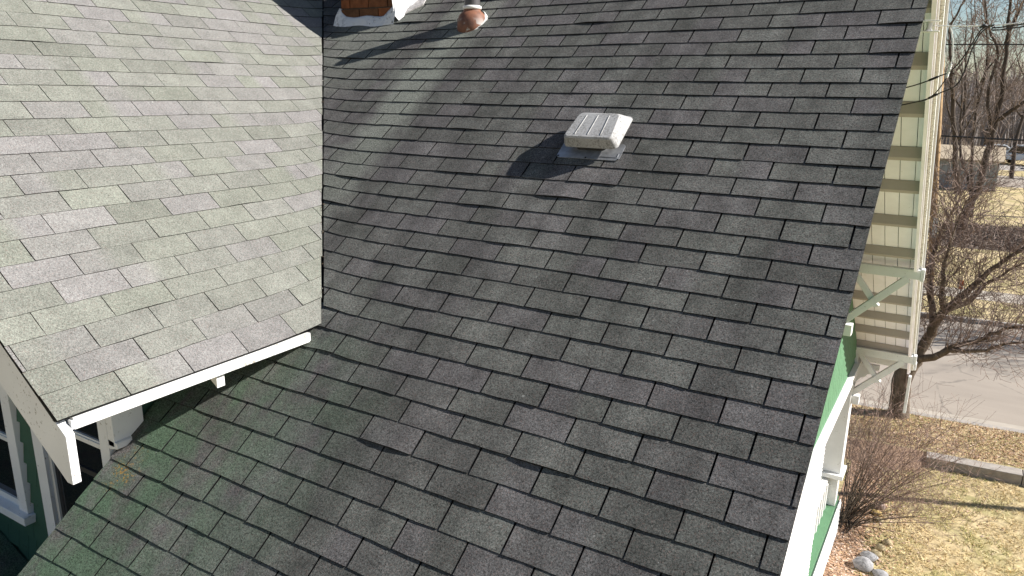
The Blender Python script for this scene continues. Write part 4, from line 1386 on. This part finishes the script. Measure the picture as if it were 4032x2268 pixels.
st.build('stem', M['bark'], bush)
twb.build('twig', M['twig_bush'], bush)

# ------------------------------------------------------------------ poles, wires
up_ = empty('utility_pole', (1.80, 24.5, ZB))
tag(up_, 'leaning tan timber utility pole behind the house gutter', 'pole')
b = MB()
b.tube([(1.78, 24.5, ZB - 0.1), (1.30, 24.5, -2.6), (0.82, 24.5, 2.4)], [0.11, 0.10, 0.09], 12)
pl = b.build('shaft', M['pole'], up_, smooth=True)
b = MB(); b.box((1.52, 24.37, -5.45), (1.68, 24.40, -4.75)); b.build('tag', M['porcelain'], up_)
b = MB(); b.beam((0.88, 23.8, 1.95), (0.88, 25.2, 2.05), 0.1, 0.12); b.build('crossarm', M['pole'], up_)
for i, x in enumerate((23.95, 25.05)):
    b = MB(); b.lathe((0.88, x, 2.1), (0, 0, 1), [(0.02, 0), (0.05, 0.03), (0.05, 0.1), (0.03, 0.13)], 10); b.build('insulator', M['porcelain'], up_)
def sagline(a, b, sag, n=14):
    a, b = Vector(a), Vector(b)
    return [a.lerp(b, i / n) - Vector((0, 0, sag * 4 * (i / n) * (1 - i / n))) for i in range(n + 1)]
def wire(name, pts, r_, mat, lab, cat='cable', grp=None):
    b = MB(); b.tube(pts, r_, 6)
    o = b.build(name, mat, smooth=True)
    tag(o, lab, cat, grp)
    return o
wire('overhead_line', sagline((-20, 24.5, 0.9), (1.1, 24.5, 0.93), 0.2) + sagline((1.15, 24.5, 0.93), (26, 26.5, 2.2), 0.4)[1:], 0.022, M['black'], 'upper black overhead line crossing the sky behind the trees', 'overhead line', 'overhead lines along the road')
wire('overhead_line', sagline((-20, 24.5, -2.1), (1.30, 24.5, -2.0), 0.2) + sagline((1.32, 24.5, -2.0), (26, 26.5, -1.2), 0.35)[1:], 0.03, M['black'], 'thickest black overhead line, crossing in front of the woods', 'overhead line', 'overhead lines along the road')
wire('overhead_line', sagline((-20, 24.5, -3.3), (1.42, 24.5, -3.25), 0.2) + sagline((1.44, 24.5, -3.25), (26, 26.5, -2.4), 0.35)[1:], 0.014, M['black'], 'thin lowest overhead line passing in front of the grey garage', 'overhead line', 'overhead lines along the road')
IY = 0.474
br = empty('cable_bracket', (2.09, IY, -0.10))
tag(br, 'white service cable insulator bracket on the right gable trim', 'bracket')
b = MB()
b.box((2.0, IY - 0.03, -0.075), (2.105, IY + 0.03, -0.067))
b.box((2.0, IY - 0.03, -0.137), (2.105, IY + 0.03, -0.129))
b.build('clevis', M['bare'], br, bevel=0.003)
b = MB(); b.lathe((2.045, IY, -0.135), (0, 0, 1), [(0.017, 0), (0.021, 0.006), (0.014, 0.03), (0.021, 0.055), (0.017, 0.062)], 14); b.build('spool', M['porcelain'], br, smooth=True)
# twisted bare messenger with two black conductors beyond the clamp
mp = [Vector((2.06, IY, -0.099)), Vector((2.20, IY, -0.103)), Vector((2.33, IY, -0.105)), Vector((2.395, IY, -0.104)), Vector((2.542, IY, -0.091)), Vector((2.8, IY + .05, -0.05)), Vector((4.0, IY + .4, 0.2)), Vector((9.0, IY + 2.0, 1.2))]
b = MB()
L_ = smooth_pts(mp, random.Random(1), 0.0, 16)
for ph_ in (0, PI):
    tw_ = [p + Vector((0, math.cos(i * 0.9 + ph_) * 0.0022, math.sin(i * 0.9 + ph_) * 0.0022)) for i, p in enumerate(L_)]
    b.tube(tw_, 0.0026, 5)
tag(b.build('service_cable', M['bare'], smooth=True), 'pale twisted bare service cable stretched from the gable bracket to the right', 'cable')
R3 = random.Random(2)
l1 = smooth_pts([(1.38, IY + .2, -0.62), (1.75, IY + .06, -0.53), (1.977, IY, -0.471), (2.08, IY, -0.433), (2.139, IY, -0.404), (2.197, IY, -0.374), (2.248, IY, -0.307), (2.293, IY, -0.208), (2.325, IY, -0.135), (2.36, IY - .004, -0.108), (2.395, IY - .006, -0.104), (2.545, IY - .004, -0.1), (4.0, IY + .39, 0.188), (9.0, IY + 2, 1.19)], R3, 0, 5)
wire('service_cable', l1, 0.0042, M['black'], 'upper black drip loop from the messenger cable to the gable wall', 'cable', 'black service conductors')
l2 = smooth_pts([(1.38, IY + .2, -0.70), (1.75, IY + .06, -0.63), (1.968, IY, -0.581), (2.095, IY, -0.543), (2.157, IY, -0.507), (2.246, IY, -0.454), (2.278, IY, -0.357), (2.298, IY + .004, -0.241), (2.326, IY + .006, -0.155), (2.36, IY + .006, -0.118), (2.395, IY + .006, -0.110), (2.545, IY + .006, -0.115), (4.0, IY + .41, 0.182), (9.0, IY + 2.02, 1.18)], R3, 0, 5)
wire('service_cable', l2, 0.0042, M['black'], 'lower black drip loop hanging beneath the other one', 'cable', 'black service conductors')
l3 = smooth_pts([(2.05, IY - .006, -0.560), (2.095, IY - .006, -0.545), (2.144, IY - .006, -0.494), (2.185, IY - .004, -0.41)], R3, 0, 5)
ne = empty('neutral_cable', (2.19, IY, -0.4))
tag(ne, 'frayed white neutral cable dropping from the bare cable to the lower black loop', 'cable')
b = MB(); b.tube(l3, 0.0036, 6); b.build('insulated_end', M['black'], ne, smooth=True)
b = MB(); b.tube(smooth_pts([(2.185, IY - .004, -0.41), (2.193, IY, -0.36), (2.197, IY, -0.33)], R3, 0.0006, 5), [0.008 + 0.0012 * (i % 2) for i in range(11)], 7); b.build('sleeve', M['bare'], ne)
b = MB(); b.tube(smooth_pts([(2.197, IY, -0.335), (2.198, IY, -0.27), (2.19, IY, -0.2), (2.178, IY, -0.15), (2.160, IY, -0.104)], R3, 0.001, 5), [0.0035 + 0.001 * (i % 2) for i in range(21)], 6); b.build('bare_strand', M['bare'], ne)
for i, (pA_, pB_) in enumerate((((2.085, IY, -0.431), (2.139, IY, -0.404)), ((2.098, IY, -0.541), (2.150, IY, -0.511)))):
    c_ = empty('cable_splice', Vector(pA_))
    tag(c_, ('black splice sleeve on the upper drip loop', 'black splice sleeve on the lower drip loop')[i], 'splice', 'cable splices')
    b = MB(); b.tube([pA_, Vector(pA_).lerp(Vector(pB_), .1), Vector(pA_).lerp(Vector(pB_), .9), pB_], [.0045, .0075, .0075, .0045], 8); b.build('sleeve', M['black'], c_, smooth=True)
cl_ = MB(); cl_.tube([(2.318, IY, -0.118), (2.335, IY, -0.106), (2.352, IY, -0.104)], [.004, .011, .008], 8)
tag(cl_.build('cable_clamp', M['black'], smooth=True), 'dark clamp where the black loops leave the bare cable', 'clamp')

lp = empty('utility_pole', (9.4, 12.0, ZB))
tag(lp, 'slim pole on the near bank beyond the right edge of the view', 'pole')
b = MB(); b.tube([(9.4, 12.0, ZB - .1), (9.4, 12.0, 0.5)], [0.10, 0.07], 10); b.build('shaft', M['pole'], lp)
# small marker post on the far verge
mk = empty('marker_post', (2.66, 23.2, ZB))
tag(mk, 'small post with an orange reflector across the road', 'post')
b = MB(); b.box((2.64, 23.18, ZB - .05), (2.68, 23.22, -6.6)); b.build('stake', M['kerb'], mk)
b = MB(); b.box((2.60, 23.165, -6.85), (2.72, 23.179, -6.55)); b.build('reflector', M['orange'], mk)

# ------------------------------------------------------------------ far buildings and vehicles
gar = empty('garage', (1.9, 61.5, ZB))
tag(gar, 'blue grey garage with a low tan roof beyond the far lawn', 'garage')
b = MB(); b.box((-2.2, 58.9, ZB - .1), (4.0, 65.0, -5.35)); gw = b.build('wall', M['grey_siding'], gar)
for i in range(20):
    b = MB(); x = -2.15 + i * 0.31
    b.box((x, 58.87, ZB), (x + 0.28, 58.899, -5.37)); b.build('plank', M['grey_siding'], gw)
b = MB()
b.prism([(-2.5, 58.5, -5.34), (4.3, 58.5, -5.34), (4.3, 61.9, -4.55), (4.3, 65.4, -5.34), (-2.5, 65.4, -5.34), (-2.5, 61.9, -4.55)][:3] + [(-2.5, 61.9, -4.55)], (0, 0, -0.12))
b.prism([(-2.5, 61.91, -4.55), (4.3, 61.91, -4.55), (4.3, 65.4, -5.34), (-2.5, 65.4, -5.34)], (0, 0, -0.12))
b.build('roof', M['tan_roof'], gar)
def vehicle(lab, x, y, rot, paint, L=5.2, H=1.75, pickup=False, grp='vehicles parked beyond the garage'):
    v = empty('parked_pickup' if pickup else 'parked_car', (x, y, ZB + 0.01))
    v.rotation_euler.z = rot
    tag(v, lab, 'pickup' if pickup else 'car', grp)
    def loc(nm, mb, mat, par=v, bev=0.0):
        o = bpy.data.objects.new(nm, mb.mesh(nm, mat)); col.objects.link(o); o.parent = par
        if bev:
            q = o.modifiers.new('bevel', 'BEVEL'); q.width = bev; q.segments = 2; q.limit_method = 'ANGLE'
        return o
    h = H
    W = 0.92
    if pickup:
        low = [(-L / 2, .45), (-L / 2, 1.05), (-.35, 1.08), (1.25, 1.08), (L / 2 - .1, 1.0), (L / 2, .75), (L / 2, .45)]
        cab = [(-.55, 1.08), (-.40, h), (.85, h), (1.45, 1.08)]
    else:
        low = [(-L / 2, .4), (-L / 2, .85), (-L / 2 + .3, .95), (1.0, .95), (L / 2 - .2, .82), (L / 2, .65), (L / 2, .4)]
        cab = [(-L / 2 + .5, .95), (-1.1, h), (.4, h), (1.15, .95)]
    b = MB(); b.prism([(a, -W, z_) for a, z_ in low], (0, 2 * W, 0)); body = loc('body', b, paint, bev=.06)
    b = MB()
    b.prism([(a, -W * .86, z_) for a, z_ in cab], (0, 2 * W * .86, 0)); loc('cabin', b, paint, bev=.06)
    for sgn in (-1, 1):
        b = MB(); c0 = [(cab[0][0] + .12, cab[0][1] + .04), (cab[1][0] + .06, cab[1][1] - .1), (cab[2][0] - .06, cab[2][1] - .1), (cab[3][0] - .2, cab[3][1] + .04)]
        b.prism([(a, sgn * W * .862, z_) for a, z_ in c0], (0, sgn * .01, 0)); loc('side_window', b, M['glass'])
    b = MB(); (a0, z0_), (a1, z1_) = cab[3], cab[2]
    b.add([(a0 + .012, -W * .75, z0_ + .05), (a0 + .012, W * .75, z0_ + .05), (a1 + .02, W * .72, z1_ - .08), (a1 + .02, -W * .72, z1_ - .08)], [(0, 1, 2, 3)]); loc('windscreen', b, M['glass'])
    for wx in (-L * .31, L * .32):
        for sgn in (-1, 1):
            b = MB(); b.lathe((wx, sgn * (W - .2), .36), (0, sgn, 0), [(.36, 0), (.37, .05), (.37, .2), (.34, .225)], 18); wh = loc('wheel', b, M['tyre'])
            b = MB(); b.lathe((wx, sgn * (W + .026), .36), (0, sgn, 0), [(.2, 0), (.2, .01), (.06, .02)], 14); loc('rim', b, M['bare'], wh)
    for sgn in (-1, 1):
        b = MB(); b.box((L / 2 - .03, sgn * W * .75 - .15, .68), (L / 2 + .015, sgn * W * .75 + .15, .84)); loc('headlight', b, M['porcelain'])
    return v
vehicle('white parked pickup seen through the branches beyond the garage', 6.6, 84.0, 2.6, M['car_white'], 5.6, 1.9, True)
vehicle('dark parked car beside the white pickup', 9.6, 80.5, 0.15, M['car_dark'], 4.7, 1.5)
vehicle('white parked car behind the pickup, half hidden by tree trunks', 4.6, 90.0, 0.1, M['car_white'], 4.6, 1.5)
